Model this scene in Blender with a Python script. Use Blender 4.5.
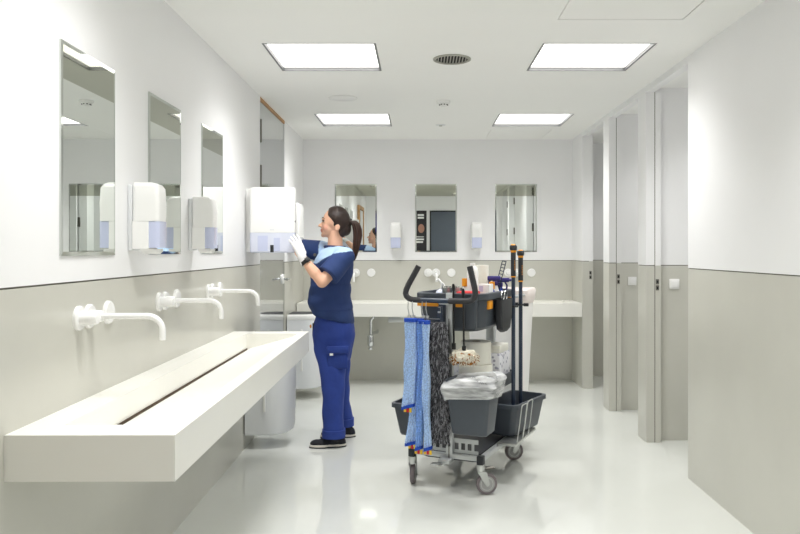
import bpy, bmesh, math, random
from mathutils import Vector, Matrix, noise
random.seed(7)
for o in list(bpy.data.objects): bpy.data.objects.remove(o)
scene = bpy.context.scene
COL = scene.collection
PI = math.pi
R = math.radians

# ------------------------------------------------------------------ camera, world, exposure
FPX, VX, VY, HC = 740.0, 419.0, 250.0, 1.4          # focal length and vanishing point in photo pixels, camera height
cam_d = bpy.data.cameras.new('camera')
cam = bpy.data.objects.new('camera', cam_d); COL.objects.link(cam)
cam.location = (0, 0, HC); cam.rotation_euler = (PI/2, 0, 0)
cam_d.sensor_width = 36.0; cam_d.lens = FPX/800*36.0
cam_d.shift_x = (400-VX)/800; cam_d.shift_y = -(267-VY)/800
cam_d.clip_start = 0.05
scene.camera = cam
world = bpy.data.worlds.new('world'); scene.world = world; world.use_nodes = True
world.node_tree.nodes['Background'].inputs[0].default_value = (0.9, 0.95, 1, 1)
world.node_tree.nodes['Background'].inputs[1].default_value = 0.3
vs = scene.view_settings
vs.view_transform = 'Standard'; vs.look = 'None'; vs.gamma = 1.0; vs.use_curve_mapping = False
vs.exposure = 0.42
LIGHT = 1.5                                             # glow of the ceiling light diffusers
LAMP_W = 9.0                                           # watts of each ceiling light panel (prismatic diffuser, narrower beam)
LAMP_SPREAD = R(118)
try:
    scene.cycles.diffuse_bounces = 8; scene.cycles.max_bounces = 14
except Exception: pass

ZC = 2.59       # ceiling
YB = 7.97       # back wall
XR = 1.652      # right wall
XC = 3.0        # rear wall of the cubicles
YF = -0.6       # wall behind the camera
DADO = 1.29
LA = 0.0072     # the left wall leans this many radians away from the room's axis
LX0 = -1.19
def lw(y, out=0.0, z=0.0): return Vector((LX0 - LA*y + out, y, z))
def W(px, py, d): return Vector(((px-VX)*d/FPX, d, HC-(py-VY)*d/FPX))

# ------------------------------------------------------------------ materials
def lin(c): return tuple(((v/255)/12.92 if v/255 <= .04045 else ((v/255+.055)/1.055)**2.4) for v in c)
def mat(name, rgb, rough=.5, metal=0.0, var=0.0, scale=8.0, bump=0.0, bscale=60.0, emit=0, trans=0, alpha=1.0, coat=0, spec=None, attr=None, stretch=None, wave=None):
    m = bpy.data.materials.new(name); m.use_nodes = True
    nt = m.node_tree; b = nt.nodes['Principled BSDF']; L = nt.links
    c = lin(rgb)
    b.inputs['Base Color'].default_value = (*c, 1); b.inputs['Roughness'].default_value = rough
    b.inputs['Metallic'].default_value = metal
    if spec is not None: b.inputs['Specular IOR Level'].default_value = spec
    if coat: b.inputs['Coat Weight'].default_value = coat; b.inputs['Coat Roughness'].default_value = .06
    tc = nt.nodes.new('ShaderNodeTexCoord'); src = tc.outputs['Object']
    if stretch:
        mp = nt.nodes.new('ShaderNodeMapping'); mp.inputs['Scale'].default_value = stretch
        L.new(src, mp.inputs[0]); src = mp.outputs[0]
    colout = None
    if attr:
        a = nt.nodes.new('ShaderNodeAttribute'); a.attribute_name = attr; colout = a.outputs['Color']
    if var > 0:
        n = nt.nodes.new('ShaderNodeTexNoise'); n.inputs['Scale'].default_value = scale; n.inputs['Detail'].default_value = 5
        L.new(src, n.inputs['Vector'])
        mr = nt.nodes.new('ShaderNodeMapRange'); mr.inputs[1].default_value = .3; mr.inputs[2].default_value = .7
        mr.inputs[3].default_value = 1-var; mr.inputs[4].default_value = 1+var
        L.new(n.outputs['Fac'], mr.inputs[0])
        mx = nt.nodes.new('ShaderNodeMix'); mx.data_type = 'RGBA'; mx.blend_type = 'MULTIPLY'; mx.inputs[0].default_value = 1
        if colout: L.new(colout, mx.inputs[6])
        else: mx.inputs[6].default_value = (*c, 1)
        L.new(mr.outputs[0], mx.inputs[7]); colout = mx.outputs[2]
    if colout: L.new(colout, b.inputs['Base Color'])
    if bump > 0:
        n2 = nt.nodes.new('ShaderNodeTexNoise'); n2.inputs['Scale'].default_value = bscale; n2.inputs['Detail'].default_value = 4
        L.new(src, n2.inputs['Vector'])
        bp = nt.nodes.new('ShaderNodeBump'); bp.inputs['Strength'].default_value = bump; bp.inputs['Distance'].default_value = .01
        L.new(n2.outputs['Fac'], bp.inputs['Height']); L.new(bp.outputs[0], b.inputs['Normal'])
    if emit:
        b.inputs['Emission Color'].default_value = (*c, 1); b.inputs['Emission Strength'].default_value = emit
    if trans: b.inputs['Transmission Weight'].default_value = trans
    if alpha < 1: b.inputs['Alpha'].default_value = alpha
    return m
M = {}
M['upper'] = mat('white_wall_paint', (240, 240, 241), .55, var=.008, scale=3, bump=.02, bscale=180)
M['lower'] = mat('greige_wall_panel', (201, 200, 191), .28, var=.035, scale=2.2, bump=.015, bscale=60, coat=.15)
M['gap'] = mat('shadow_joint', (120, 117, 108), .8)
M['ceil'] = mat('ceiling_paint', (246, 246, 244), .7, var=.006, scale=2)
M['floor'] = mat('glossy_epoxy_floor', (217, 219, 214), .05, var=.02, scale=1.6, bump=.006, bscale=9, coat=.3)
M['frame'] = mat('satin_aluminium', (128, 129, 130), .4, .8)
M['chrome'] = mat('chrome', (215, 217, 219), .12, 1.0)
M['steel'] = mat('brushed_steel', (178, 180, 182), .3, 1.0, var=.06, scale=30, stretch=(1, 1, .1))
M['darksteel'] = mat('hinge_steel', (120, 118, 112), .35, 1.0)
M['mirror'] = mat('mirror_silvering', (232, 236, 232), .0, 1.0)
M['band'] = mat('tinted_mirror_band', (178, 181, 168), .03, 1.0)
M['bevel'] = mat('mirror_bevel', (205, 209, 204), .05, 1.0)
M['doorglass'] = mat('polished_grey_door', (198, 201, 202), .07, 1.0, var=.01, scale=1.5)
M['wood'] = mat('light_oak', (188, 146, 98), .5, var=.12, scale=14, stretch=(1, .15, 1))
M['solid'] = mat('white_solid_surface', (240, 239, 233), .32, var=.006, scale=4)
M['slot'] = mat('slot_shade', (72, 52, 30), .6)
M['enamel'] = mat('white_enamel', (244, 244, 243), .25, coat=.3)
M['plastic'] = mat('white_plastic', (240, 240, 238), .3, var=.004, scale=5, coat=.2)
M['plastic2'] = mat('light_grey_plastic', (222, 224, 226), .35, var=.006, scale=5)
M['lilac'] = mat('lilac_clear_plastic', (200, 206, 232), .12, var=.03, scale=9, coat=.4)
M['lilacpale'] = mat('pale_lilac_clear_plastic', (218, 222, 238), .12, var=.03, scale=14, coat=.4)
M['black'] = mat('black_plastic', (28, 28, 30), .45)
M['darkgap'] = mat('dark_duct', (22, 22, 22), .8)
M['vent'] = mat('grille_metal', (168, 167, 158), .5, .4)
M['lamp'] = mat('lit_diffuser', (255, 253, 249), .5, emit=LIGHT)
M['lampsmall'] = mat('lit_fill_diffuser', (255, 252, 246), .5, emit=LIGHT*1.6)
M['cart'] = mat('charcoal_plastic', (66, 72, 80), .42, var=.03, scale=20, bump=.02, bscale=300)
M['cartdark'] = mat('dark_charcoal_plastic', (42, 45, 50), .5, var=.03, scale=20)
M['rubber'] = mat('black_foam_grip', (52, 52, 55), .6, bump=.03, bscale=200)
M['navy'] = mat('slate_blue_pole', (43, 56, 76), .35, coat=.2)
M['orange'] = mat('orange_plastic', (240, 158, 30), .4)
M['tyre'] = mat('grey_rubber_tyre', (118, 109, 112), .6, var=.03, scale=30)
M['hub'] = mat('pale_grey_hub', (168, 168, 168), .45)
M['zinc'] = mat('zinc_fork', (200, 202, 200), .3, .9)
M['alu'] = mat('anodised_rail', (196, 199, 200), .42, .6)
M['mopblue'] = mat('blue_microfibre', (188, 214, 248), .95, var=.34, scale=130, bump=.5, bscale=220)
M['mopblue2'] = mat('deep_blue_microfibre', (142, 181, 238), .95, var=.34, scale=130, bump=.5, bscale=220)
M['hem'] = mat('royal_blue_hem', (26, 72, 178), .8)
M['yellow'] = mat('yellow_tag', (238, 196, 52), .7)
M['red'] = mat('red_cloth', (214, 60, 62), .8)
M['redtag'] = mat('red_tag', (200, 36, 44), .7)
M['yarnlight'] = mat('pale_grey_yarn', (150, 150, 155), .95, var=.25, scale=200)
M['yarndark'] = mat('black_yarn', (60, 60, 64), .95, var=.25, scale=200)
M['mopgrey'] = mat('grey_yarn', (98, 98, 102), .95, var=.6, scale=230, bump=.6, bscale=260)
M['wool'] = mat('white_wool', (236, 230, 214), .95, var=.06, scale=60, bump=.4, bscale=150)
M['woolpaint'] = mat('stained_wool', (236, 230, 214), .95, attr='Col', var=.12, scale=60, bump=.5, bscale=120)
M['woolbrown'] = mat('brown_wool', (160, 104, 40), .95, var=.25, scale=60)
M['paper'] = mat('tissue_paper', (240, 238, 228), .9, var=.01, scale=60, bump=.05, bscale=150)
M['card'] = mat('cardboard_core', (150, 130, 105), .9)
M['purple'] = mat('purple_plastic', (58, 48, 130), .35, coat=.3)
M['bag'] = mat('white_bin_bag', (243, 242, 240), .45, bump=.25, bscale=18)
M['pink'] = mat('pinkish_bag_lip', (242, 232, 228), .5, bump=.3, bscale=30)
M['skin'] = mat('skin', (226, 174, 146), .5, attr='Col', var=.02, scale=20)
M['hair'] = mat('dark_brown_hair', (44, 29, 23), .5, var=.35, scale=22, stretch=(1, 1, .35), bump=.3, bscale=70)
M['ponyhair'] = mat('brown_ponytail_hair', (58, 37, 28), .5, var=.4, scale=60, stretch=(1, 1, .08), bump=.4, bscale=90)
M['shirt'] = mat('navy_blue_jersey', (37, 58, 112), .85, attr='Col', var=.07, scale=14, bump=.5, bscale=13)
M['trouser'] = mat('royal_navy_twill', (38, 62, 140), .85, var=.1, scale=10, bump=.6, bscale=12)
M['collarcloth'] = mat('navy_collar_rib', (32, 50, 98), .85, bump=.1, bscale=120)
M['glove'] = mat('white_glove', (236, 234, 234), .6, bump=.05, bscale=80)
M['shoe'] = mat('black_suede_shoe', (26, 28, 36), .75, var=.1, scale=40, bump=.1, bscale=120)
M['sole'] = mat('cream_shoe_sole', (224, 218, 208), .6)
M['white'] = mat('plain_white', (245, 245, 245), .5)
M['eyewhite'] = mat('eye_white', (235, 230, 226), .3)
M['iris'] = mat('dark_iris', (40, 26, 20), .2)
M['poster'] = mat('dark_poster_print', (46, 44, 48), .4, var=.15, scale=3)
M['board'] = mat('slate_grey_board', (92, 100, 112), .35, var=.04, scale=4)
M['tan'] = mat('poster_face_tone', (176, 130, 110), .5)
M['blueprint'] = mat('poster_blue', (58, 60, 150), .5)
M['printed'] = mat('printed_film', (232, 232, 238), .4, var=.0)
M['bluebottle'] = mat('blue_bottle', (52, 74, 170), .3)

def film_mat():
    m = bpy.data.materials.new('clear_bin_liner'); m.use_nodes = True; nt = m.node_tree
    b = nt.nodes['Principled BSDF']; b.inputs['Base Color'].default_value = (.85, .86, .87, 1); b.inputs['Roughness'].default_value = .22
    out = nt.nodes['Material Output']; tr = nt.nodes.new('ShaderNodeBsdfTransparent'); mx = nt.nodes.new('ShaderNodeMixShader')
    n = nt.nodes.new('ShaderNodeTexNoise'); n.inputs['Scale'].default_value = 16; n.inputs['Detail'].default_value = 4
    tc = nt.nodes.new('ShaderNodeTexCoord'); mp = nt.nodes.new('ShaderNodeMapping'); mp.inputs['Scale'].default_value = (.5, .5, 2.2)
    nt.links.new(tc.outputs['Object'], mp.inputs[0]); nt.links.new(mp.outputs[0], n.inputs['Vector'])
    mr = nt.nodes.new('ShaderNodeMapRange'); mr.inputs[1].default_value = .35; mr.inputs[2].default_value = .65; mr.inputs[3].default_value = .28; mr.inputs[4].default_value = .8
    nt.links.new(n.outputs['Fac'], mr.inputs[0]); nt.links.new(mr.outputs[0], mx.inputs[0])
    nt.links.new(tr.outputs[0], mx.inputs[1]); nt.links.new(b.outputs[0], mx.inputs[2]); nt.links.new(mx.outputs[0], out.inputs[0])
    bp = nt.nodes.new('ShaderNodeBump'); bp.inputs['Strength'].default_value = .5; bp.inputs['Distance'].default_value = .02
    nt.links.new(n.outputs['Fac'], bp.inputs['Height']); nt.links.new(bp.outputs[0], b.inputs['Normal'])
    return m
M['film'] = film_mat()
def print_mat():     # grey printed blotches on the wrapped paper packs
    m = mat('printed_wrap', (230, 230, 236), .4); nt = m.node_tree; b = nt.nodes['Principled BSDF']
    v = nt.nodes.new('ShaderNodeTexVoronoi'); v.inputs['Scale'].default_value = 34; tc = nt.nodes.new('ShaderNodeTexCoord')
    nt.links.new(tc.outputs['Object'], v.inputs['Vector']); r = nt.nodes.new('ShaderNodeValToRGB')
    r.color_ramp.elements[0].position = .28; r.color_ramp.elements[0].color = (*lin((158, 158, 176)), 1)
    r.color_ramp.elements[1].position = .36; r.color_ramp.elements[1].color = (*lin((232, 232, 238)), 1)
    nt.links.new(v.outputs['Distance'], r.inputs[0]); nt.links.new(r.outputs[0], b.inputs['Base Color']); return m
M['wrap'] = print_mat()

# ------------------------------------------------------------------ mesh helpers
class MB:
    def __init__(s): s.bm = bmesh.new()
    def _add(s, verts, faces):
        vv = [s.bm.verts.new(v) for v in verts]
        for f in faces:
            try: s.bm.faces.new([vv[i] for i in f])
            except ValueError: pass
        return vv
    def box(s, lo, hi, bev=0, seg=2, rot=None):
        lo = Vector(lo); hi = Vector(hi); c = (lo+hi)/2; d = hi-lo
        t = bmesh.new(); bmesh.ops.create_cube(t, size=1)
        for v in t.verts: v.co = Vector((v.co.x*d.x, v.co.y*d.y, v.co.z*d.z))
        if bev > 0: bmesh.ops.bevel(t, geom=list(t.edges), offset=bev, segments=seg, affect='EDGES', profile=.5)
        mt = Matrix.Translation(c) @ (rot.to_4x4() if rot else Matrix.Identity(4))
        s.merge(t, mt); return s
    def merge(s, t, mt=Matrix.Identity(4)):
        t.verts.ensure_lookup_table(); t.verts.index_update()
        s._add([mt @ v.co for v in t.verts], [[v.index for v in f.verts] for f in t.faces]); t.free()
    def rings(s, rings, cap0=True, cap1=True, closed=False):
        n = len(rings[0]); vv = [[s.bm.verts.new(p) for p in r] for r in rings]
        m = len(rings)
        for i in range(m if closed else m-1):
            a, b = vv[i], vv[(i+1) % m]
            for j in range(n):
                try: s.bm.faces.new((a[j], a[(j+1) % n], b[(j+1) % n], b[j]))
                except ValueError: pass
        if not closed:
            if cap0: s.bm.faces.new(list(reversed(vv[0])))
            if cap1: s.bm.faces.new(vv[-1])
        return s
    def tube(s, pts, r, n=12, cap=True):
        pts = [Vector(p) for p in pts]; rr = r if isinstance(r, (list, tuple)) else [r]*len(pts)
        t0 = (pts[1]-pts[0]).normalized(); up = Vector((0, 0, 1)) if abs(t0.z) < .9 else Vector((1, 0, 0))
        nrm = t0.cross(up).normalized(); out = []
        for i, p in enumerate(pts):
            t = ((pts[min(i+1, len(pts)-1)]-p).normalized() + (p-pts[max(i-1, 0)]).normalized()).normalized()
            nrm = (nrm - t*nrm.dot(t)).normalized(); b = t.cross(nrm)
            out.append([p + (nrm*math.cos(2*PI*k/n) + b*math.sin(2*PI*k/n))*rr[i] for k in range(n)])
        return s.rings(out, cap, cap)
    def cyl(s, p0, p1, r, r1=None, n=20): return s.tube([p0, p1], [r, r if r1 is None else r1], n)
    def lathe(s, prof, origin=(0, 0, 0), axis='z', n=28):
        o = Vector(origin); out = []
        for (r, h) in prof:
            ring = []
            for k in range(n):
                a = 2*PI*k/n; x, y = r*math.cos(a), r*math.sin(a)
                ring.append(o + {'z': Vector((x, y, h)), 'x': Vector((h, x, y)), 'y': Vector((y, h, x)), '-y': Vector((x, -h, y)), '-z': Vector((y, x, -h))}[axis])
            out.append(ring)
        return s.rings(out)
    def ell(s, c, r, rot=None, u=20, v=12):
        t = bmesh.new(); bmesh.ops.create_uvsphere(t, u_segments=u, v_segments=v, radius=1)
        mt = Matrix.Translation(Vector(c)) @ (rot.to_4x4() if rot else Matrix.Identity(4)) @ Matrix.Diagonal((*r, 1))
        s.merge(t, mt); return s
    def cone(s, p0, r0, p1, r1, n=16):        # round-ended tapered capsule
        p0, p1 = Vector(p0), Vector(p1); s.tube([p0, p1], [r0, r1], n); s.ell(p0, (r0,)*3, u=n, v=8); s.ell(p1, (r1,)*3, u=n, v=8); return s
    def obj(s, name, m, parent=None, loc=None, rotz=0, smooth=35):
        bmesh.ops.recalc_face_normals(s.bm, faces=s.bm.faces)
        me = bpy.data.meshes.new(name); s.bm.to_mesh(me); s.bm.free()
        return mobj(name, me, m, parent, loc, rotz, smooth)
def mobj(name, me, m, parent=None, loc=None, rotz=0, smooth=35):
    me.materials.clear()
    for k in (m if isinstance(m, list) else [m]): me.materials.append(M[k] if isinstance(k, str) else k)
    if smooth:
        me.polygons.foreach_set('use_smooth', [True]*len(me.polygons)); me.set_sharp_from_angle(angle=R(smooth))
    o = bpy.data.objects.new(name, me); COL.objects.link(o)
    if parent: o.parent = parent
    if loc is not None: o.location = loc
    if rotz: o.rotation_euler.z = rotz
    return o
def thing(name, label, cat, loc=(0, 0, 0), rotz=0, group=None):
    o = bpy.data.objects.new(name, None); COL.objects.link(o); o.empty_display_size = .05
    o.location = loc; o.rotation_euler.z = rotz; return tag(o, label, cat, group)
def tag(o, label, cat, group=None):
    o['label'] = label; o['category'] = cat
    if group: o['group'] = group
    return o
def struct(o): o['kind'] = 'structure'; return o
def rr(cx, cy, hx, hy, r, z, n=5):           # rounded rectangle ring
    out = []
    for (sx, sy, a0) in ((1, 1, 0), (-1, 1, 90), (-1, -1, 180), (1, -1, 270)):
        for k in range(n+1):
            a = R(a0 + 90*k/n); out.append(Vector((cx+sx*(hx-r)+r*math.cos(a), cy+sy*(hy-r)+r*math.sin(a), z)))
    return out
def remesh(mb, voxel, smooth=4, fac=.5):
    bmesh.ops.recalc_face_normals(mb.bm, faces=mb.bm.faces)
    me = bpy.data.meshes.new('tmp'); mb.bm.to_mesh(me); mb.bm.free()
    o = bpy.data.objects.new('tmp', me); COL.objects.link(o)
    md = o.modifiers.new('r', 'REMESH'); md.mode = 'VOXEL'; md.voxel_size = voxel; md.use_smooth_shade = True
    if smooth: sm = o.modifiers.new('s', 'SMOOTH'); sm.factor = fac; sm.iterations = smooth
    dg = bpy.context.evaluated_depsgraph_get(); res = bpy.data.meshes.new_from_object(o.evaluated_get(dg))
    bpy.data.objects.remove(o); bpy.data.meshes.remove(me); return res
def paint(me, fn):
    at = me.color_attributes.new('Col', 'FLOAT_COLOR', 'POINT')
    for i, v in enumerate(me.vertices): at.data[i].color = (*lin(fn(v.co)), 1)
def copy_tree(o, parent=None):
    c = o.copy(); COL.objects.link(c); c.parent = parent
    for ch in list(o.children): copy_tree(ch, c)
    return c

# ------------------------------------------------------------------ the room
class Wall:     # lower greige panel, recessed joint, white upper panel
    def __init__(s): s.a, s.g, s.b = MB(), MB(), MB()
    def run(s, x0, y0, x1, y1, z0=0, z1=ZC):
        if z0 < DADO-.006: s.a.box((x0, y0, z0), (x1, y1, DADO-.006)); s.g.box((x0+.006, y0+.006, DADO-.006), (x1-.006, y1-.006, DADO))
        s.b.box((x0, y0, max(z0, DADO)), (x1, y1, z1)); return s
    def done(s, name, loc=(0, 0, 0), rotz=0):
        o = struct(s.a.obj(name, 'lower', None, loc, rotz)); s.g.obj('joint', 'gap', o); s.b.obj('upper_panel', 'upper', o); return o
f = MB(); f.box((-1.6, YF-.2, -.1), (XC+.1, 8.4, 0)); struct(f.obj('floor', 'floor'))
Wall().run(-.14, YF-.1, 0, 5.735).run(-.14, 6.82, 0, 8.2).done('wall_left', (LX0, 0, 0), LA)
Wall().run(-1.45, YB, XR+.098, 8.3).done('wall_back')
Wall().run(-1.5, YF-.12, XC+.1, YF).done('wall_front')
# right wall: piers between the cubicle openings; openings run (near, far)
OPEN = [(6.63, 7.48), (5.58, 6.43), (4.544, 5.38), (2.33, 3.17), (1.28, 2.13)]
w = Wall()
w.run(XR, 7.48, XR+.098, 8.0)
for (lo, hi) in ((6.43, 6.63), (5.38, 5.58), (3.17, 4.544), (2.13, 2.33), (YF, 1.28)): w.run(XR, lo, XR+.06, hi)
for (lo, hi) in OPEN: w.b.box((XR, lo, ZC-.042), (XR+.06, hi, ZC))
w.done('wall_right')
w = Wall()                                              # partitions between the cubicles and their rear wall
w.run(XR+.06, 8.2, XC, 8.3)
for (lo, hi) in ((6.485, 6.60), (5.44, 5.55), (4.40, 4.50), (3.22, 3.32), (2.18, 2.28), (1.10, 1.20)): w.run(XR+.06, lo, XC, hi)
w.run(XC, 1.0, XC+.1, 8.3)
w.done('wall_cubicles')
# ceiling with holes for the light panels and the two access hatches
LP = [(-.578, 4.59), (1.043, 4.59), (-.59, 6.80), (1.03, 6.80), (-.578, 2.39), (1.043, 2.39), (-.578, .2), (1.043, .2)]
HATCH = [(1.04, 3.50, .65), (1.01, 7.58, .60)]
holes = [(x-.33, x+.33, y-.33, y+.33) for x, y in LP] + [(x-h/2, x+h/2, y-h/2, y+h/2) for x, y, h in HATCH]
xs = sorted({-1.6, XC+.1, *[h[0] for h in holes], *[h[1] for h in holes]}); ys = sorted({YF-.2, 8.4, *[h[2] for h in holes], *[h[3] for h in holes]})
c = MB()
for j in range(len(ys)-1):
    x0 = None; my = (ys[j]+ys[j+1])/2
    spans = sorted((h[0], h[1]) for h in holes if h[2] < my < h[3]); cur = xs[0]
    for a, b in spans + [(xs[-1], xs[-1])]:
        if a > cur+1e-6: c.box((cur, ys[j], ZC), (a, ys[j+1], ZC+.05))
        cur = b
c.box((-1.6, YF-.2, ZC+.05), (XC+.1, 8.4, ZC+.12))
struct(c.obj('ceiling', 'ceil', smooth=0))

def lamp(t, shape, size, z, watts):
    l = bpy.data.lights.new('panel_glow', 'AREA'); l.shape = shape; l.size = size; l.energy = watts; l.spread = LAMP_SPREAD; l.color = (1.0, .995, .985)
    o = bpy.data.objects.new('panel_glow', l); COL.objects.link(o); o.parent = t; o.location = (0, 0, z)
def light_panel(x, y, label):
    t = thing('ceiling_light', label, 'ceiling light', (x, y, ZC), 0, 'square recessed ceiling light panels')
    m = MB(); h = .329
    for a, b in (((-h, -h), (h, -h+.012)), ((-h, h-.012), (h, h)), ((-h, -h+.012), (-h+.012, h-.012)), ((h-.012, -h+.012), (h, h-.012))):
        m.box((*a, 0), (*b, .045))
    m.obj('frame', 'frame', t)
    MB().box((-h+.012, -h+.012, .022), (h-.012, h-.012, .03)).obj('diffuser', 'lamp', t)
    lamp(t, 'SQUARE', .62, .018, LAMP_W if y > 1 else LAMP_W*.4)
for (x, y), l in zip(LP, ['near left square ceiling light panel, left of the round air grille', 'near right square ceiling light panel, right of the round air grille',
        'far left square ceiling light panel beyond the round ceiling speaker', 'far right square ceiling light panel close to the back wall',
        'left square ceiling light panel above the near end of the left trough sink', 'right square ceiling light panel beside the near ceiling hatch',
        'left square dimmed ceiling light panel above the camera, by the left wall', 'right square dimmed ceiling light panel above the camera, by the right wall']): light_panel(x, y, l)
for (x, y, h), l in zip(HATCH, ['flush white access hatch in the ceiling near the top of the picture', 'small flush white access hatch in the ceiling by the back wall']):
    t = thing('ceiling_hatch', l, 'hatch', (x, y, ZC)); k = h/2-.005
    MB().box((-k, -k, .001), (k, k, .02), .001, 1).obj('panel', 'ceil', t)
    m = MB(); q = h/2
    for a, b in (((-q, -q), (q, -k)), ((-q, k), (q, q)), ((-q, -k), (-k, k)), ((k, -k), (q, k))): m.box((*a, .018), (*b, .045))
    m.obj('gasket', 'gap', t)
# round air grille
t = thing('air_grille', 'round metal air grille with dark slots in the ceiling', 'air vent', (.2056, 4.61, ZC))
MB().lathe([(.098, .0), (.118, .0), (.118, -.006), (.108, -.010), (.098, -.006), (.098, 0)], n=40).obj('rim', 'vent', t)
MB().lathe([(.001, -.0012), (.099, -.0012), (.099, -.0002), (.001, -.0002)], n=40).obj('duct', 'darkgap', t)
for k in range(10):
    x = -.0855+k*.019; h = math.sqrt(.0985**2-x*x); MB().box((x-.003, -h, -.005), (x+.003, h, -.001)).obj('slat', 'vent', t)
t = thing('ceiling_speaker', 'round flat white speaker cover in the ceiling above the towel dispenser', 'speaker', (-.595, 5.79, ZC))
MB().lathe([(.001, -.010), (.092, -.007), (.10, -.004), (.112, -.006), (.113, 0), (.001, 0)], n=40).obj('cover', 'plastic', t)
t = thing('smoke_detector', 'white smoke detector on the ceiling beyond the air grille', 'smoke detector', (.196, 5.91, ZC))
MB().lathe([(.001, -.018), (.054, -.018), (.056, 0), (.001, 0)]).obj('base', 'plastic', t)
MB().lathe([(.001, -.042), (.02, -.042), (.03, -.036), (.032, -.028), (.04, -.028), (.044, -.018), (.001, -.018)]).obj('sensor_head', 'plastic', t)
for k in range(8):
    a = 2*PI*k/8+.2; MB().box((.0325*math.cos(a)-.005, .0325*math.sin(a)-.005, -.035), (.0325*math.cos(a)+.005, .0325*math.sin(a)+.005, -.029)).obj('opening', 'black', t)
t = thing('ceiling_sensor', 'tiny flat white disc on the ceiling nearest the back wall', 'sensor', (.205, 7.04, ZC))
MB().lathe([(.001, -.008), (.038, -.007), (.048, -.003), (.05, 0), (.001, 0)]).obj('disc', 'plastic2', t); MB().lathe([(.001, -.013), (.014, -.012), (.018, -.0075), (.001, -.007)]).obj('lens', 'vent', t)

# cubicle door frames, doors opened inwards, latch plates
for i, (lo, hi) in enumerate(OPEN):
    fr = MB().box((XR+.066, hi+.0, 0), (XR+.106, hi+.05, DADO-.003)).obj('trim_%d' % (i+1), 'lower'); struct(fr)
    MB().box((XR+.066, hi, DADO-.003), (XR+.106, hi+.05, ZC-.042)).obj('upper_jamb', 'upper', fr)
    MB().box((XR+.060, hi+.003, 0), (XR+.066, hi+.05, ZC-.042)).obj('seal', 'gap', fr)
    MB().box((XR+.060, lo-.04, 0), (XR+.105, lo-.002, ZC-.042)).obj('hinge_jamb', 'upper', fr)
    for z in (1.17, 1.125):
        MB().box((XR+.070, hi-.003, z-.018), (XR+.092, hi, z+.018)).obj('strike_plate', 'darksteel', fr)
        MB().box((XR+.075, hi-.004, z-.010), (XR+.087, hi-.003, z+.008)).obj('latch_hole', 'black', fr)
    d = MB().box((XR+.115, lo+.004, .01), (XR+.115+(hi-lo)-.02, lo+.044, 2.54), .002, 1).obj('door_%d' % (i+2), 'upper'); struct(d)
    for z in (.25, 1.0, 1.75, 2.3): MB().box((XR+.085, lo-.001, z-.06), (XR+.125, lo+.004, z+.06)).cyl((XR+.108, lo+.006, z-.06), (XR+.108, lo+.006, z+.06), .008, n=10).obj('hinge', 'darksteel', d)
    MB().cyl((XR+.115+(hi-lo)-.08, lo+.044, 1.05), (XR+.115+(hi-lo)-.08, lo+.09, 1.05), .009, n=12).cyl((XR+.115+(hi-lo)-.08, lo+.09, 1.05), (XR+.115+(hi-lo)-.2, lo+.09, 1.05), .009, n=12).obj('door_handle', 'chrome', d)
for (yy, l) in ((7.4, 'far'), (6.0, 'middle'), (4.97, 'nearest'), (2.75, 'first near'), (1.7, 'second near')):  # unseen fill lights, added to brighten the cubicle interiors
    t = thing('cubicle_fill', 'added round fill light in the ceiling of the %s cubicle' % l, 'ceiling light', (2.35, yy, ZC), 0, 'round cubicle fill lights')
    MB().lathe([(.075, 0), (.095, 0), (.095, -.004), (.075, -.004), (.075, 0)], n=32).obj('rim', 'plastic', t); MB().lathe([(.001, -.003), (.0745, -.003), (.0745, -.0005), (.001, -.0005)], n=32).obj('diffuser', 'lamp', t)
    lamp(t, 'DISK', .14, -.006, 2.6)
# polished grey door in the left wall
D0, D1 = 5.735, 6.82
d = MB().box((-.05, D0+.003, .006), (-.006, D1-.003, ZC-.03), .001, 1).obj('door_1', 'doorglass', None, (LX0, 0, 0), LA); struct(d)
MB().box((-.10, D0, ZC-.028), (.001, D1, ZC-.001)).obj('head_trim', 'wood', d)
MB().box((-.12, D0+.0, 0), (-.06, D1, ZC-.03)).obj('backing', 'cartdark', d)
for z in (.3, 1.55, 1.97, 2.325):
    MB().cyl((.004, D0+.004, z-.09), (.004, D0+.004, z+.09), .009, n=12).box((-.008, D0+.004, z-.088), (-.003, D0+.05, z+.088)).obj('hinge', 'darksteel', d)
h = MB().lathe([(.001, .014), (.044, .012), (.047, 0), (.001, 0)], (-.006, D1-.07, 1.135), 'x').obj('rosette', 'enamel', d)
MB().cyl((.006, D1-.07, 1.135), (.055, D1-.07, 1.135), .010, n=12).tube([(.055, D1-.065, 1.135), (.058, D1-.12, 1.135), (.055, D1-.2, 1.135)], .010, 12).obj('lever', 'chrome', h)
d = MB().box((.002, .58, .01), (.03, 1.45, 2.2), .002, 1).obj('door_7', 'upper', None, (LX0, 0, 0), LA); struct(d)
for (y0_, y1_, z0_, z1_) in ((.5, .575, 0, 2.28), (1.455, 1.53, 0, 2.28), (.575, 1.455, 2.205, 2.28)): MB().box((.001, y0_, z0_), (.05, y1_, z1_), .003, 1).obj('oak_frame', 'wood', d)
for z in (.3, 1.2, 1.95): MB().cyl((.034, 1.45, z-.06), (.034, 1.45, z+.06), .009, n=12).box((.03, 1.40, z-.058), (.034, 1.45, z+.058)).obj('hinge', 'frame', d)
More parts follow.
